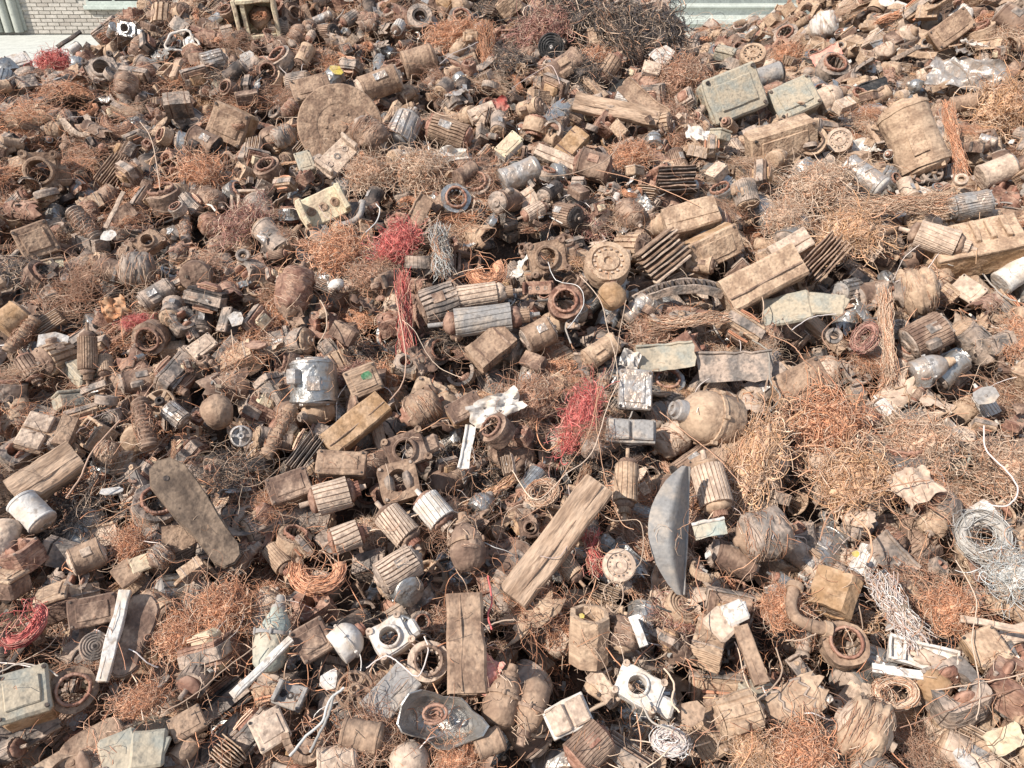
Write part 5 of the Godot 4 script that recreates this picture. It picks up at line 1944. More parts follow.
	["finned_motor", 374, 584, 422, 554, 34, ["pale", "steel"], "large mottled rotor lump| below the scaly rotor", {"lift": 0.09}],
	["flask", 470, 570, 462, 512, 36, ["brown", "tan"], "brown bottle-shaped motor|", {"lift": 0.09}],
	["coil", 286, 572, 352, 568, 58, ["copper", "arch"], "fluffy orange copper arch|", {"lift": 0.1, "t": 1.3}],
	["cloth", 472, 420, 520, 396, 26, ["white"], "white torn paper scrap|", {"lift": 0.14, "face": 0.8, "t": 1.5}],
	["box", 450, 418, 480, 402, 22, ["ochre", "brown"], "small brown block| beside the white torn paper", {"lift": 0.09}],
	["box", 270, 496, 310, 482, 28, ["tan", "brown"], "tan tray box| beside pale armature lumps", {"lift": 0.06}],
	["hose", 266, 456, 292, 406, 14, ["tan"], "tan spindle wrapped in wire|", {"lift": 0.09}],
	["leaves", 292, 470, 318, 436, 18, ["dark", "steel"], "dark laminated strip| above the brick-like block", {"lift": 0.08}],
	["sheet", 464, 468, 472, 426, 9, ["white", "white"], "narrow white splinter| below the torn paper", {"lift": 0.11}],
	["lump", 400, 420, 444, 398, 34, ["tan", "coil"], "brown wire-torn motor| above the brown gear housing"],
	# third row, right
	["tangle", 566, 452, 592, 386, 34, ["red"], "bright red wire tangle|", {"lift": 0.1, "t": 1.1}],
	["bell", 738, 422, 666, 410, 54, ["tan", "alu"], "large dusty bell housing| with bright nose", {"lift": 0.13, "face": 0.8, "up": 32}],
	["cell_box", 606, 430, 656, 432, 24, ["grey", "grey"], "grey twin block| under the label-plated block", {"lift": 0.09}],
	["bar", 514, 598, 600, 484, 33, ["wood", "tan"], "long tan beam| lying askew on the slope", {"lift": 0.15, "t": 1.0, "name": "tan_beam", "cat": "beam"}],
	["blade", 674, 464, 668, 592, 40, ["grey_smooth", "grey"], "smooth grey curved blade cover|", {"lift": 0.15, "face": 0.85}],
	["armature", 702, 450, 722, 524, 34, ["pale", "tan", "rust"], "pale bandaged motor| beside the blade cover", {"lift": 0.1}],
	["rotor_disc", 602, 568, 636, 564, 34, ["pale", "steel"], "white-faced round motor| beside the blade cover", {"lift": 0.1, "face": 0.8}],
	["armature", 628, 448, 624, 520, 24, ["tan", "brown", "tan"], "upright tan armature| wound in loose wire", {"lift": 0.09}],
	["tangle", 742, 500, 770, 416, 40, ["golden"], "orange-gold bristling wire mass| beside the bell housing", {"lift": 0.1}],
	["lump", 734, 542, 796, 528, 48, ["steel", "tan"], "big dusty wire-wrapped motor| below the bandaged motor", {"lift": 0.1}],
	["sheet", 694, 532, 726, 526, 16, ["teal", "white"], "torn white and teal scrap| beside the blade cover", {"lift": 0.13}],
	["tangle", 516, 424, 546, 380, 36, ["brown"], "tightly wound brown coil lump|", {"lift": 0.09, "t": 1.1}],
	["coil", 524, 500, 560, 486, 32, ["dusty", "ring"], "dusty wire ring| above the tan beam", {"lift": 0.08}],
	["bundle", 590, 530, 596, 574, 20, ["red"], "red wire hank under the tan beam|", {"lift": 0.09}],
	["tangle", 796, 440, 858, 406, 60, ["copper"], "wide coppery wire mat| on the bright slope", {"lift": 0.08}],
	["tangle", 820, 494, 878, 462, 56, ["golden"], "golden wire mat| below the coppery mat", {"lift": 0.1}],
	["tangle", 890, 456, 950, 432, 50, ["dusty"], "brown fuzzy wire mat| on the bright slope", {"lift": 0.08}],
	["cloth", 898, 494, 934, 476, 36, ["pale"], "tan pointed cloth scrap| on the wire mats", {"lift": 0.14, "t": 0.8}],
	["coil", 952, 540, 1014, 532, 60, ["grey", "ring"], "silvery grey ring of wire|", {"lift": 0.1}],
	["tangle", 990, 584, 1036, 566, 42, ["silver"], "white and grey wire knot| at the slope's edge", {"lift": 0.12}],
	["plate", 852, 552, 860, 556, 7, ["yellow", "yellow"], "bright yellow chip among wires|", {"lift": 0.14}],
	["plate", 972, 400, 1000, 392, 20, ["grey", "steel"], "flat grey plate| on the bright slope", {"lift": 0.12, "face": 0.8}],
	["tangle", 980, 480, 1030, 460, 50, ["dusty"], "coiled tan cable nest| at the slope's edge"],
	["box", 690, 476, 760, 440, 24, ["steel", "tan"], "grey shelf-like box| under the bell housing", {"lift": 0.03}],
	# bottom row, left
	["coil", 2, 648, 46, 602, 40, ["red", "arch"], "red and pink wire arch| beside the dark hollow", {"lift": 0.11, "t": 1.3}],
	["pulley", 80, 646, 110, 646, 28, ["steel", "dark"], "dark ringed pulley|", {"face": 0.9, "lift": 0.09}],
	["box", 70, 616, 118, 606, 28, ["tan", "brown"], "flat tan case with brown lid|", {"lift": 0.08, "roll": 15}],
	["bar", 126, 590, 102, 680, 12, ["white", "pale"], "narrow pale bar| leaning on a brown plate", {"lift": 0.15, "t": 1.2}],
	["slab", 144, 600, 118, 684, 32, ["brown", "brown"], "brown round-cornered plate| behind the narrow pale bar", {"lift": 0.1}],
	["box", 2, 706, 54, 690, 46, ["ochre", "green"], "two-tone box with orange sides and green lid|", {"lift": 0.13, "t": 1.3}],
	["stator", 50, 690, 98, 690, 44, ["tan", "coil"], "woolly brown stator ring|", {"face": 0.9, "lift": 0.09, "t": 1.2}],
	["slab", 66, 764, 130, 720, 34, ["tan", "tan"], "long rounded tan bar| at the foot of the heap", {"lift": 0.12, "t": 0.8}],
	["cover", 102, 766, 166, 740, 50, ["green", "green"], "pale grey-green moulded cover| at the heap's foot", {"lift": 0.12}],
	["box", 172, 734, 204, 716, 24, ["tan", "tan"], "small tan capped box| near the moulded cover", {"lift": 0.08}],
	["tangle", 160, 652, 200, 618, 38, ["copper"], "orange wire clump| beside the brown plate", {"lift": 0.08}],
	["tangle", 198, 622, 252, 594, 50, ["copper"], "broad coppery wire clump| below the propped slab", {"lift": 0.09}],
	["bar", 233, 696, 292, 638, 8, ["white", "white"], "thin white rod| on the lower slope", {"lift": 0.16, "name": "white_rod", "cat": "rod", "t": 1.4}],
	["flask", 266, 672, 282, 594, 36, ["teal", "grey"], "teal-grey bottle-shaped cover|", {"lift": 0.1}],
	["tangle", 116, 712, 166, 690, 28, ["copper"], "pale pink copper swatch| near the moulded cover", {"lift": 0.1}],
	["motor", 174, 764, 196, 736, 22, ["tan", "brown"], "small tan piston motor| near the moulded cover"],
	# bottom row, middle
	["box", 298, 650, 328, 632, 34, ["steel", "brown"], "dark square lidded block|", {"lift": 0.1, "roll": 10}],
	["bar", 464, 596, 468, 694, 38, ["tan", "tan"], "upright tan rectangular post|", {"lift": 0.14, "t": 1.4, "name": "upright_post", "cat": "post"}],
	["bell", 336, 650, 364, 626, 36, ["white", "coil"], "chalk-white motor end| beside the dark lidded block", {"lift": 0.1}],
	["gearbox", 374, 648, 412, 624, 36, ["white", "pale"], "off-white housing with round bore|", {"lift": 0.11}],
	["stator", 412, 666, 446, 660, 40, ["pale", "brown"], "pale ring-bodied motor| beside the upright post", {"lift": 0.1, "face": 0.7, "t": 1.6}],
	["bar", 372, 716, 410, 674, 34, ["grey", "steel"], "grey concrete-like slab piece|", {"lift": 0.1, "t": 0.7}],
	["end_bell", 336, 690, 374, 690, 38, ["tan", "tan"], "tan motor end cover with cables|", {"lift": 0.11, "face": 0.7}],
	["can", 342, 732, 384, 740, 32, ["tan", "tan"], "short smooth tan drum| near the heap's foot", {"lift": 0.12}],
	["cup", 404, 724, 478, 716, 54, ["silver", "coil"], "torn silver bowl with red copper spiral|", {"lift": 0.12, "face": 0.85}],
	["cloth", 474, 690, 494, 656, 28, ["pink"], "pink and cream torn padding| beside the upright post", {"lift": 0.13}],
	["flask", 496, 726, 514, 664, 38, ["tan", "tan"], "smooth tan flask motor| beside the pink padding", {"lift": 0.11}],
	["flask", 540, 678, 520, 746, 32, ["tan", "brown"], "second tan flask motor| with wound neck", {"lift": 0.1}],
	["box", 256, 740, 286, 722, 34, ["tan", "pale"], "boxy tan housing with pale lid|", {"lift": 0.1}],
	["arc", 284, 744, 324, 728, 44, ["tan", "brown"], "curved tan ring frame| beside the pale-lidded housing", {"lift": 0.1}],
	["can", 318, 764, 360, 756, 30, ["pale", "alu"], "pale round motor| at the heap's foot", {"lift": 0.1}],
	["can", 476, 750, 504, 736, 26, ["tan", "tan"], "small tan block drum| at the heap's foot", {"lift": 0.1}],
	["bracket", 276, 690, 304, 700, 24, ["grey", "dark"], "grey forked bracket| beside the end cover", {"lift": 0.08}],
	["tangle", 436, 768, 478, 752, 34, ["copper"], "pinkish wire tuft| at the heap's foot", {"lift": 0.1}],
	["ball", 390, 770, 428, 756, 40, ["pale", "steel"], "pale domed motor top| at the heap's foot", {"lift": 0.09}],
	["plate", 322, 676, 338, 682, 22, ["white", "white"], "small white tile fragment| beside the end cover", {"lift": 0.13}],
	# bottom row, right
	["octagon", 588, 664, 590, 602, 42, ["tan", "brown", "ivory"], "tan eight-sided housing| with yellow core", {"lift": 0.11, "face": 0.8, "up": 35}],
	["plate", 579, 614, 584, 618, 6, ["yellow", "yellow"], "yellow tab on the eight-sided housing|", {"lift": 0.2}],
	["lump", 622, 654, 626, 612, 30, ["brown", "tan"], "split brown armature| beside the eight-sided housing", {"lift": 0.1}],
	["bar", 632, 616, 644, 646, 9, ["white", "white"], "narrow white label strip| beside the split armature", {"lift": 0.14}],
	["cell_box", 548, 726, 588, 706, 30, ["white", "pale"], "off-white twin-cell box|", {"lift": 0.13, "face": 0.7}],
	["gearbox", 616, 676, 668, 704, 36, ["white", "pale"], "rough whitish cast housing with round bore|", {"lift": 0.11}],
	["coil", 648, 738, 690, 744, 32, ["white", "ring"], "pale ring coil| at the heap's foot", {"lift": 0.12, "face": 0.3, "t": 1.6}],
	["plate", 680, 722, 708, 706, 26, ["tan", "tan"], "tan triangular plate| near the pale ring coil", {"lift": 0.14}],
	["cover", 712, 632, 742, 604, 30, ["pale", "white"], "broken white plastic casing|", {"lift": 0.14, "t": 1.4}],
	["bar", 740, 626, 762, 684, 16, ["tan", "tan"], "slim tan bar| below the white casing", {"lift": 0.12}],
	["finned_motor", 712, 722, 764, 706, 40, ["tan", "tan"], "mud-wrapped brown motor| near the triangular plate", {"lift": 0.1}],
	["finned_motor", 570, 766, 608, 728, 38, ["brown", "coil"], "fibrous brown motor| at the heap's foot", {"lift": 0.1}],
	["elbow", 786, 592, 818, 634, 26, ["dun", "tan"], "grey-tan pipe elbow|", {"lift": 0.12}],
	["octagon", 828, 612, 842, 570, 46, ["ochre", "tan", "brown"], "ochre faceted drum| beside the pipe elbow", {"lift": 0.09, "face": 0.6}],
	["open_box", 888, 646, 958, 666, 26, ["white", "pale"], "white open plastic box| under white wire strands", {"lift": 0.13, "t": 0.6}],
	["bundle", 876, 572, 916, 646, 34, ["white"], "flowing white wire strands| above the white box", {"lift": 0.15}],
	["bar", 872, 668, 922, 676, 9, ["white", "white"], "flat white strip| below the white box", {"lift": 0.12}],
	["ball", 918, 690, 950, 680, 32, ["ochre", "tan"], "yellowish brown globe| below the white box", {"lift": 0.11}],
	["lump", 836, 712, 894, 748, 64, ["tan", "pale"], "large crumpled mud-caked motor| at the heap's foot", {"lift": 0.12}],
	["box", 970, 656, 1000, 644, 34, ["ochre", "tan"], "square ochre block| beside the white box", {"lift": 0.1}],
	["cloth", 988, 746, 1022, 732, 22, ["ivory"], "cream crumpled scrap| at the heap's foot", {"lift": 0.13}],
	["cloth", 816, 690, 830, 704, 14, ["alu"], "bright foil scrap| above the crumpled motor", {"lift": 0.13, "t": 1.6}],
	["coil", 870, 696, 920, 690, 36, ["dusty", "ring"], "looped tan cable coil| below the white box", {"lift": 0.1}],
	["shell", 774, 716, 818, 688, 46, ["tan", "steel"], "tan crinkled torn casing| beside the foil scrap", {"lift": 0.1}],
	["stator", 824, 648, 864, 644, 44, ["tan", "coil"], "tan toothed stator ring| below the faceted drum", {"lift": 0.08}],
	["tangle", 768, 622, 792, 590, 34, ["copper"], "orange wire wad| beside the pipe elbow", {"lift": 0.1}],
	["tangle", 772, 762, 830, 740, 44, ["copper"], "golden orange wire wad| at the heap's foot", {"lift": 0.1}],
	["tangle", 930, 620, 970, 596, 44, ["copper"], "springy orange wire clump| above the ochre block", {"lift": 0.1}],
	["tangle", 736, 756, 768, 744, 32, ["golden"], "mossy golden wire wad| near the triangular plate", {"lift": 0.1}],
	["box", 1000, 640, 1030, 630, 16, ["pale", "pale"], "pale flat box| at the slope's edge"],
	["bar", 960, 618, 1030, 632, 7, ["pale", "grey"], "thin pale lath| across the lower slope", {"lift": 0.14, "name": "thin_lath", "cat": "lath"}],
]

# loose wires that lie across the heap: points read off the photograph, thickness in mm, tone, label
const LONG_WIRES := [
	[[[628, 366], [610, 400], [592, 452], [566, 474], [536, 500], [512, 470]], 3.0, "dusty", "long pale wire curving past the red tangle"],
	[[[606, 368], [596, 410], [600, 450], [606, 480], [620, 520], [634, 530]], 2.6, "copper", "copper wire running down beside the blade cover"],
	[[[600, 374], [590, 430], [566, 470], [548, 500], [520, 520]], 2.4, "copper", "copper wire looping over the tan beam's top"],
	[[[660, 412], [690, 436], [716, 456], [732, 474], [750, 492]], 2.6, "dusty", "stiff wire crossing below the bell housing"],
	[[[568, 486], [572, 530], [560, 556], [540, 556]], 2.4, "white", "thin pale string lying across the tan beam"],
	[[[598, 486], [596, 506], [612, 520], [640, 522], [642, 556], [632, 574]], 2.8, "dusty", "pale wire bent round the white-faced motor"],
	[[[770, 412], [780, 396], [770, 380], [768, 352], [752, 340]], 6.0, "grey", "thick grey cable beside the bell housing"],
	[[[820, 540], [830, 514], [860, 496], [904, 484], [930, 480]], 4.0, "dusty", "long tan wire arching over the golden mat"],
	[[[984, 426], [986, 450], [1006, 470], [1018, 490], [1006, 506], [980, 502]], 5.0, "white", "cream cable looping near the tan cable nest"],
	[[[850, 514], [868, 530], [872, 552], [868, 562]], 6.0, "dusty", "short fat tan hose beside the yellow chip"],
	[[[366, 668], [386, 656], [400, 664], [418, 676], [428, 650], [424, 636]], 3.5, "white", "pale cord looping over the ring-bodied motor"],
	[[[290, 756], [306, 736], [322, 722], [330, 700], [344, 688]], 6.5, "grey", "thick grey cable across the curved ring frame"],
	[[[310, 752], [318, 736], [328, 716], [334, 694]], 6.5, "grey", "second thick grey cable beside the curved ring frame"],
	[[[470, 656], [480, 632], [498, 622], [514, 620]], 4.0, "dusty", "curved tan wire above the pink padding"],
	[[[606, 600], [604, 590], [612, 582], [622, 586], [622, 602], [614, 612], [606, 604]], 3.5, "dusty", "looped tan wire above the eight-sided housing"],
	[[[488, 576], [492, 600], [488, 616], [492, 630]], 5.0, "red", "bright red cord beside the upright post"],
	[[[640, 700], [652, 722], [672, 730], [684, 742]], 5.0, "grey", "bent grey wire leading to the pale ring coil"],
	[[[664, 668], [674, 684], [672, 702], [680, 712]], 5.0, "dusty", "curved tan hose below the split armature"],
	[[[402, 320], [414, 330], [426, 352], [440, 368], [462, 378]], 2.2, "dusty", "thin wire below the grey rotor lump"],
	[[[396, 296], [402, 330], [406, 360], [402, 384], [390, 400]], 4.5, "brown", "brown cord hanging beside the red strands"],
	[[[320, 300], [326, 312], [326, 330], [318, 344]], 5.0, "dusty", "bent tan rod beside the upright wrapped motor"],
	[[[540, 176], [570, 174], [606, 160], [620, 140], [618, 126]], 4.0, "dusty", "long curved wire above the smooth brown lump"],
	[[[596, 170], [630, 178], [664, 190], [700, 206]], 3.0, "dusty", "pale straight wire below the smooth brown lump"],
	[[[512, 88], [540, 70], [552, 66], [560, 84]], 4.0, "white", "pale cane-like wire below the black pulley"],
	[[[120, 420], [92, 452], [80, 478], [66, 498]], 5.0, "brown", "thick brown cord beside the split plank"],
	[[[98, 526], [128, 508], [150, 498], [164, 494]], 3.0, "dusty", "thin stick-like wire beside the propped slab"],
	[[[0, 672], [20, 664], [44, 668], [58, 676]], 4.0, "grey", "grey cord over the two-tone box"],
	[[[164, 712], [196, 694], [226, 668], [256, 646]], 3.0, "dusty", "long tan wire across the lower slope's hollow"],
	[[[956, 560], [976, 600], [972, 640], [980, 690], [976, 720]], 3.0, "dusty", "long wire hanging beside the square ochre block"],
	[[[936, 690], [972, 684], [1004, 678], [1030, 672]], 3.0, "dusty", "straight tan wire near the yellowish brown globe"],
	[[[900, 728], [940, 714], [976, 700], [1020, 688]], 2.6, "brown", "brown wire across the bright lower slope"],
	[[[816, 634], [800, 640], [786, 640]], 4.0, "dusty", "short tan twig below the pipe elbow"],
	[[[548, 262], [556, 280], [578, 286], [584, 302], [576, 318], [568, 328]], 2.6, "white", "pale thin wire loop on the rusty stator"],
	[[[580, 276], [600, 300], [608, 330], [616, 360], [618, 384]], 3.4, "dusty", "long pale wire passing the orange knob"],
	[[[626, 300], [620, 330], [616, 356], [610, 380]], 3.0, "dusty", "pale wire hanging from the orange knob"],
	[[[792, 330], [806, 320], [818, 316], [836, 314]], 3.4, "white", "cream wire lying on the plastic cover"],
	[[[768, 334], [790, 344], [800, 354], [808, 368]], 4.0, "dusty", "tan wire below the plastic cover"],
	[[[830, 350], [822, 336], [830, 324], [846, 312]], 4.5, "brown", "brown cable beside the small washer ring"],
	[[[980, 212], [978, 240], [976, 264]], 3.0, "golden", "yellowish wire across the ribbed box"],
	[[[160, 190], [156, 160], [150, 136], [140, 122]], 4.5, "dusty", "pale rod standing below the half-round bands"],
	[[[132, 70], [160, 62], [180, 66]], 3.0, "dusty", "thin tan wire near the crest"],
	[[[432, 100], [428, 108], [446, 116], [460, 112]], 3.5, "dusty", "short curved wire above the spiral-ended motor"],
	[[[440, 64], [452, 54], [466, 48], [478, 42]], 4.0, "white", "pale stiff wire near the reddish hank"],
	[[[366, 232], [376, 222], [380, 210], [376, 204]], 5.0, "grey", "bent grey tube in the dark hollow"],
	[[[700, 556], [696, 580], [704, 606], [700, 630]], 3.0, "copper", "copper strand trailing below the blade cover"],
	[[[756, 700], [770, 690], [782, 672], [776, 648]], 4.0, "dusty", "tan wire beside the slim tan bar"],
]

func structure(called: String, b: MB, mat: String, cast := true) -> MeshInstance3D:
	var o := MeshInstance3D.new()
	o.name = called
	o.mesh = b.mesh(mats[mat])
	o.set_meta("kind", "structure")
	add_child(o)
	return o

func build_mound() -> void:
	var b := MB.new()
	var P := []
	for j in range(0, GND, 2):
		var row := []
		for i in range(0, GNX, 2):
			var x := GX0 + i * GS
			var d := GD0 + j * GS
			row.append(Vector3(x, maxf(hgt[j * GNX + i] - 0.15 + 0.02 * bump.get_noise_2d(x * 200, d * 200), -0.06), -d))
		P.append(row)
	b.skin(P, false, Vector3(0, 1, 0))
	structure("terrain_mound", b, "soil")

func build_setting() -> void:
	var g := MB.new()
	g.quad(Vector3(-400, 0, 60), Vector3(400, 0, 60), Vector3(400, 0, -400), Vector3(-400, 0, -400), Vector3(0, 1, 0))
	structure("ground", g, "yard")
	var ap := MB.new()
	ap.box(Vector3(-4, 0.03, -15.2), Vector3(60, 0.06, 5.6), 0.01)
	structure("pavement", ap, "concrete")
	# brick building
	var wz := -18.0
	var o := root_thing("brick_building")
	var w := MB.new()
	w.box(Vector3(-11.0, 2.5, wz - 0.2), Vector3(20.0, 5.0, 0.36), 0.0)
	var wall := part(o, "wall", w, "mortar")
	var bm := []
	for k in 3:
		var bb := MB.new()
		bb.box(Vector3.ZERO, Vector3(0.236, 0.062, 0.03), 0.004)
		bm.append(bb.mesh(mats[["brick_a", "brick_b", "brick_c"][k]]))
	rng.seed = 77
	for row in 16:
		for q in 14:
			var x := -10.5 + q * 0.25 + (0.125 if row % 2 else 0.0)
			var y := 0.12 + row * 0.075
			if x > -9.3 and x < -7.82 and y > 0.58: continue
			var k := MeshInstance3D.new()
			k.name = "brick" if wall.get_child_count() == 0 else "brick_%03d" % wall.get_child_count()
			k.mesh = bm[rng.randi() % 3]
			k.position = Vector3(x, y, wz - 0.008 + rf(-0.002, 0.002))
			wall.add_child(k)
	var win := MB.new()
	win.box(Vector3(-8.56, 0.6, wz + 0.03), Vector3(1.3, 0.08, 0.14), 0.01)
	var sill := part(o, "window_sill", win, "frame_paint")
	var fr := MB.new()
	fr.box(Vector3(-8.56, 0.68, wz), Vector3(1.2, 0.08, 0.08), 0.005)
	fr.box(Vector3(-8.56, 1.75, wz), Vector3(1.2, 0.08, 0.08), 0.005)
	for s in [-0.57, 0.0, 0.57]:
		fr.box(Vector3(-8.56 + s, 1.215, wz), Vector3(0.06, 0.98, 0.08), 0.005)
	var f2 := part(o, "window", fr, "frame_paint")
	for s in [-0.285, 0.285]:
		var gl := MB.new()
		gl.box(Vector3(-8.56 + s, 1.215, wz), Vector3(0.5, 0.98, 0.02), 0.0)
		part(f2, "pane", gl, "glass")
	o.set_meta("label", "pale brick building with a low window behind the heap's crest")
	o.set_meta("category", "building")
	add_child(o)
	var pd := root_thing("metal_shutter")
	for k in 5:
		var m := MB.new()
		m.t = Transform3D(ax_y().basis, Vector3(-10.74 - k * 0.22, 0, wz + 0.08))
		m.lathe([Vector2(0.12, 0), Vector2(0.12, 0.09), Vector2(3.2, 0.09), Vector2(3.2, 0)], 12)
		part(pd, "rib", m, "pipe_green")
	var back := MB.new()
	back.box(Vector3(-11.2, 1.7, wz + 0.02), Vector3(1.2, 3.1, 0.05), 0.004)
	part(pd, "panel", back, "pipe_green")
	pd.set_meta("label", "grey-green ribbed metal shutter beside the pale brick wall")
	pd.set_meta("category", "shutter")
	add_child(pd)
	var o2 := root_thing("rendered_building")
	var w2 := MB.new()
	w2.box(Vector3(10.0, 2.5, wz - 0.2), Vector3(21.9, 5.0, 0.36), 0.0)
	part(o2, "wall", w2, "render")
	for k in [[0.32, 0.10], [0.62, 0.05], [0.86, 0.07], [1.2, 0.05], [1.6, 0.08]]:
		var m := MB.new()
		m.box(Vector3(10.0, k[0], wz + 0.02), Vector3(21.9, k[1], 0.1), 0.008)
		part(o2, "ledge", m, "render_b")
	o2.set_meta("label", "pale rendered building with horizontal ledges seen through the heap's notch")
	o2.set_meta("category", "building")
	add_child(o2)

func smooth_path(pts: Array, per: int) -> Array:
	var out := []
	for i in pts.size() - 1:
		var a: Vector3 = pts[maxi(i - 1, 0)]
		var b: Vector3 = pts[i]
		var c: Vector3 = pts[i + 1]
		var d: Vector3 = pts[mini(i + 2, pts.size() - 1)]
		for k in per:
			out.append(b.cubic_interpolate(c, a, d, k / float(per)))
	out.append(pts[pts.size() - 1])
	return out

func build_long_wires() -> void:
	for r in LONG_WIRES:
		rng.seed = hash(r[3])
		var pts := []
		for q in r[0]:
			var p := hit(q[0], q[1], 0.13)
			pts.append(p)
		var path := smooth_path(pts, 6)
		for i in path.size():
			path[i] = path[i] + rv(0.0008)
		var c: Vector3 = path[path.size() / 2]
		var b := MB.new()
		b.t = Transform3D(Basis.IDENTITY, -c)
		b.col = wire_tint(r[2])
		var rad: float = r[1] * 0.00042
		b.tube(path, rad, rad, 6)
		var thick: bool = r[1] >= 3.5
		var o := root_thing(numbered("loose_cable" if thick else "loose_wire"))
		part(o, "strand", b, "cable" if thick else "wire")
		o.position = c
		o.set_meta("label", r[3])
		o.set_meta("category", "cable" if thick else "wire")
		o.set_meta("group", "long wires and cords draped over the heap")
		add_child(o)

# single loose strands that sag from piece to piece
func build_draped_wires(count: int) -> void:
	rng.seed = 9090
	for q in count:
		var px := rf(0, 1024)
		var py := rf(60, 768)
		var p := hit_fast(px, py)
		if p == Vector3.ZERO: continue
		var heading := rf(0, TAU)
		var bend := rf(-0.25, 0.25)
		var steps := int(rf(9, 26))
		var ys := []
		var xz := []
		for i in steps:
			xz.append(p)
			ys.append(top_at(p) + 0.004)
			heading += bend + rf(-0.22, 0.22)
			bend = clampf(bend + rf(-0.1, 0.1), -0.4, 0.4)
			p += Vector3(cos(heading), 0, sin(heading)) * 0.022
		var path := []
		for i in steps:
			var hi := -1.0
			var mean := 0.0
			var n := 0
			for k in range(maxi(0, i - 3), mini(steps, i + 4)):
				hi = maxf(hi, ys[k])
				mean += ys[k]
				n += 1
			path.append(Vector3(xz[i].x, lerpf(hi, mean / n, 0.55), xz[i].z))
		path = smooth_path(path, 2)
		var tone: String = ["copper", "dusty", "dusty", "copper", "brown", "white"][rng.randi() % 6]
		var c: Vector3 = path[path.size() / 2]
		var b := MB.new()
		b.t = Transform3D(Basis.IDENTITY, -c)
		b.col = wire_tint(tone)
		var rad := rf(0.0007, 0.0016)
		b.tube(path, rad, rad, 5)
		var o := root_thing(numbered("loose_wire"))
		part(o, "strand", b, "wire")
		o.position = c
		o.set_meta("label", {"copper": "orange copper", "dusty": "dusty tan", "brown": "dull brown", "white": "pale"}[tone] + " loose wire " + nearest_mark(c))
		o.set_meta("category", "wire")
		o.set_meta("group", "single loose wires draped over the heap")
		add_child(o)

func build_fine_stuff() -> void:
	# hair-thin strands and chips that nobody could count
	rng.seed = 4242
	var b := MB.new()
	var c := MB.new()
	var made := 0
	for q in 56000:
		var px := rf(-40, 1064)
		var py := rf(0, 800)
		var p := hit_fast(px, py)
		if p == Vector3.ZERO: continue
		p.y = top_at(p)
		var s := to_px(p)
		var tone := tone_at(s.x, s.y)
		if q % 3 != 0:
			var patch := bump.get_noise_2d(p.x * 70.0, p.z * 70.0 + 500.0)
			if patch < rf(-0.5, 0.3): continue
			if rng.randf() < 0.75 and under_mark(Vector2(s.x, s.y), 0.0): continue
			var kind := bump.get_noise_2d(p.x * 110.0 + 900.0, p.z * 110.0) + rf(-0.18, 0.18)
			b.col = wire_tint("dark" if tone < 0.05 else ("brown" if kind < -0.16 else ("copper" if kind < 0.14 else "dusty")))
			var d := Vector3(rf(-1, 1), rf(-0.15, 0.3), rf(-1, 1)).normalized()
			var spin := rv(0.75)
			var pts := PackedVector3Array()
			var st := rf(0.008, 0.024)
			var pp := p + Vector3(0, rf(-0.025, 0.008), 0)
			for i in 6:
				pts.append(pp)
				d = (d + d.cross(spin) + rv(0.25)).normalized()
				pp += d * st
			b.strand(pts, rf(0.0005, 0.0009))
		else:
			var v := rf(0.6, 1.3) * lerpf(0.6, 1.0, tone)
			var hue := rng.randf()
			var k := Color(0.34, 0.26, 0.195)
			if hue < 0.12: k = Color(0.50, 0.45, 0.40)
			elif hue < 0.3: k = Color(0.12, 0.095, 0.08)
			elif hue < 0.45: k = Color(0.30, 0.17, 0.11)
			elif hue < 0.5: k = Color(0.35, 0.33, 0.30)
			c.col = Color(k.r * v, k.g * v, k.b * v)
			if under_mark(Vector2(s.x, s.y), 0.0): continue
			var sz := rf(0.003, 0.01)
			c.box(p + Vector3(0, rf(-0.03, 0.0), 0), Vector3(sz * rf(0.8, 2.6), sz * rf(0.3, 1.0), sz), 0.0, Basis.from_euler(rv(3.0)))
	var o := MeshInstance3D.new()
	o.name = "fine_wire_litter"
	o.mesh = b.mesh(mats["hair"])
	o.set_meta("kind", "stuff")
	o.set_meta("label", "hair-thin copper strands strewn over the whole heap")
	o.set_meta("category", "wire litter")
	add_child(o)
	var o2 := MeshInstance3D.new()
	o2.name = "scrap_debris"
	o2.mesh = c.mesh(mats["cable"])
	o2.set_meta("kind", "stuff")
	o2.set_meta("label", "tiny chips and crumbs of scrap strewn over the heap")
	o2.set_meta("category", "debris")
	add_child(o2)

func hit_fast(px: float, py: float) -> Vector3:
	var r := ray(px, py)
	var s := 0.9
	while s < 8.5:
		var p := EYE + r * s
		var gap := p.y - H(p.x, -p.z) - 0.02
		if gap < 0.0: return p
		s += maxf(0.03, gap * 0.8)
	return Vector3.ZERO

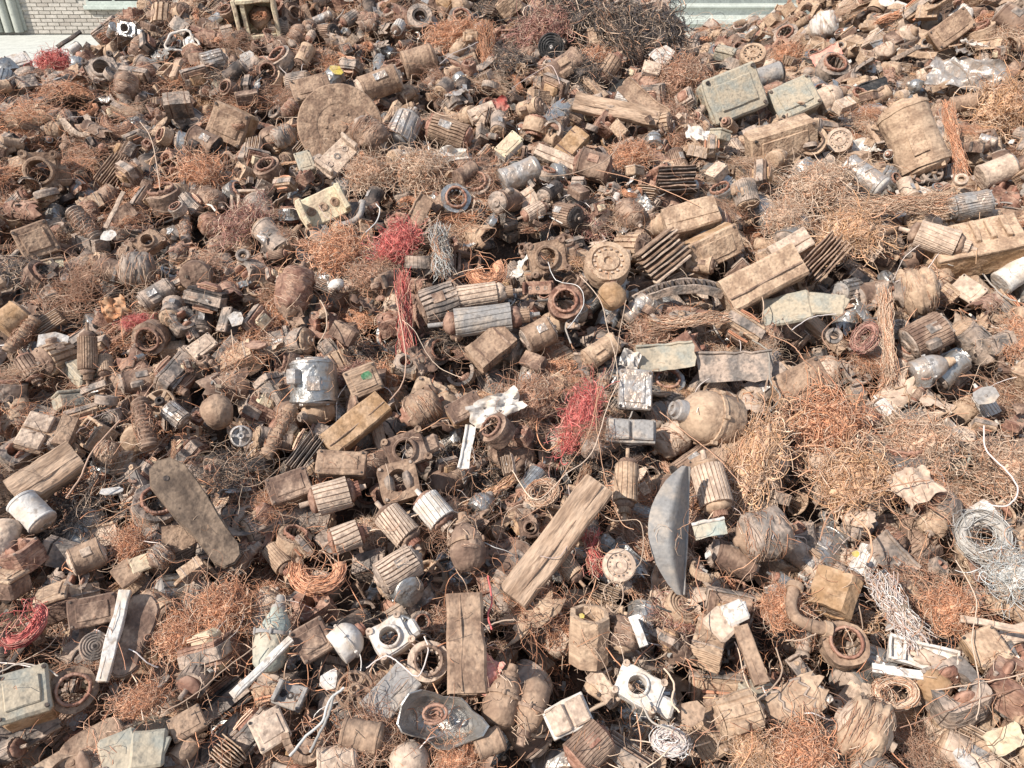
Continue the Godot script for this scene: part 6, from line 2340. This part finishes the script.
func _ready() -> void:
	# camera
	var cam := Camera3D.new()
	cam.name = "camera"
	cam.position = EYE
	cam.basis = cam_basis
	cam.fov = rad_to_deg(2.0 * atan(384.0 / F))
	cam.near = 0.05
	cam.far = 800.0
	add_child(cam)
	cam.current = true
	# sky, exposure
	var sky_mat := ProceduralSkyMaterial.new()
	sky_mat.sky_top_color = Color(0.55, 0.61, 0.70)
	sky_mat.sky_horizon_color = Color(0.80, 0.80, 0.78)
	sky_mat.ground_bottom_color = Color(0.30, 0.27, 0.24)
	sky_mat.ground_horizon_color = Color(0.62, 0.60, 0.57)
	var sky := Sky.new()
	sky.sky_material = sky_mat
	var env := Environment.new()
	env.background_mode = Environment.BG_SKY
	env.sky = sky
	env.background_energy_multiplier = 1.2
	env.tonemap_mode = Environment.TONE_MAPPER_LINEAR
	env.tonemap_exposure = 1.3
	env.sdfgi_enabled = true
	env.ssao_enabled = true
	env.ssil_enabled = true
	var we := WorldEnvironment.new()
	we.name = "world_environment"
	we.environment = env
	add_child(we)
	# sun, high on the left and a little behind the camera
	var sun := DirectionalLight3D.new()
	sun.name = "sun"
	sun.light_energy = 1.6
	sun.light_color = Color(1.0, 0.97, 0.93)
	sun.light_angular_distance = 0.5
	sun.shadow_enabled = true
	add_child(sun)
	sun.look_at_from_position(Vector3.ZERO, -Vector3(-0.62, 0.68, 0.40), Vector3.UP)
	# ground, buildings, heap
	bump.seed = 3
	bump.frequency = 0.02
	bump.fractal_octaves = 3
	make_materials()
	mats["maroon_mat"] = mats["rust"]
	mats["silver_mat"] = mats["alu"]
	var gs: StandardMaterial3D = mats["grey"].duplicate()
	gs.normal_scale = 0.15
	gs.albedo_color = Color(0.86, 0.87, 0.88)
	gs.roughness = 0.6
	mats["grey_smooth"] = gs
	build_height()
	top.resize(TNX * TND)
	for j in TND:
		for i in TNX:
			top[j * TNX + i] = H(top_x0 + i * TS, top_d0 + j * TS) - 0.09
	dent = false
	build_setting()
	dent = true
	build_mound()
	# things
	build_landmarks()
	var t0 := Time.get_ticks_msec()
	var solids := make_protos(FILL)
	var wires := make_protos(FILL_WIRE)
	var n1 := fill_layer(solids, 0.115, -0.075, 0.03, 0.9, 101, 0.7, false, 1.1)
	var n2 := fill_layer(solids, 0.09, 0.0, 0.035, 0.92, 202, 0.65, false, 1.14)
	var n3 := fill_layer(solids, 0.115, 0.05, 0.03, 0.72, 303, 0.6, false, 1.05)
	var bits := solids.filter(func(q): return q.kind in SMALL)
	var n6 := fill_layer(bits, 0.08, 0.03, 0.035, 0.4, 606, 0.8, false, 0.55)
	var n4 := fill_layer(wires, 0.16, 0.0, 0.03, 0.75, 404, 0.3, true, 1.0)
	var n5 := fill_layer(wires, 0.19, 0.05, 0.02, 0.6, 505, 0.25, true, 0.7)
	var kept := put_visible()
	build_long_wires()
	build_draped_wires(255)
	build_fine_stuff()
	for p in solids + wires: p.node.free()
	for k in clumps: clumps[k].free()
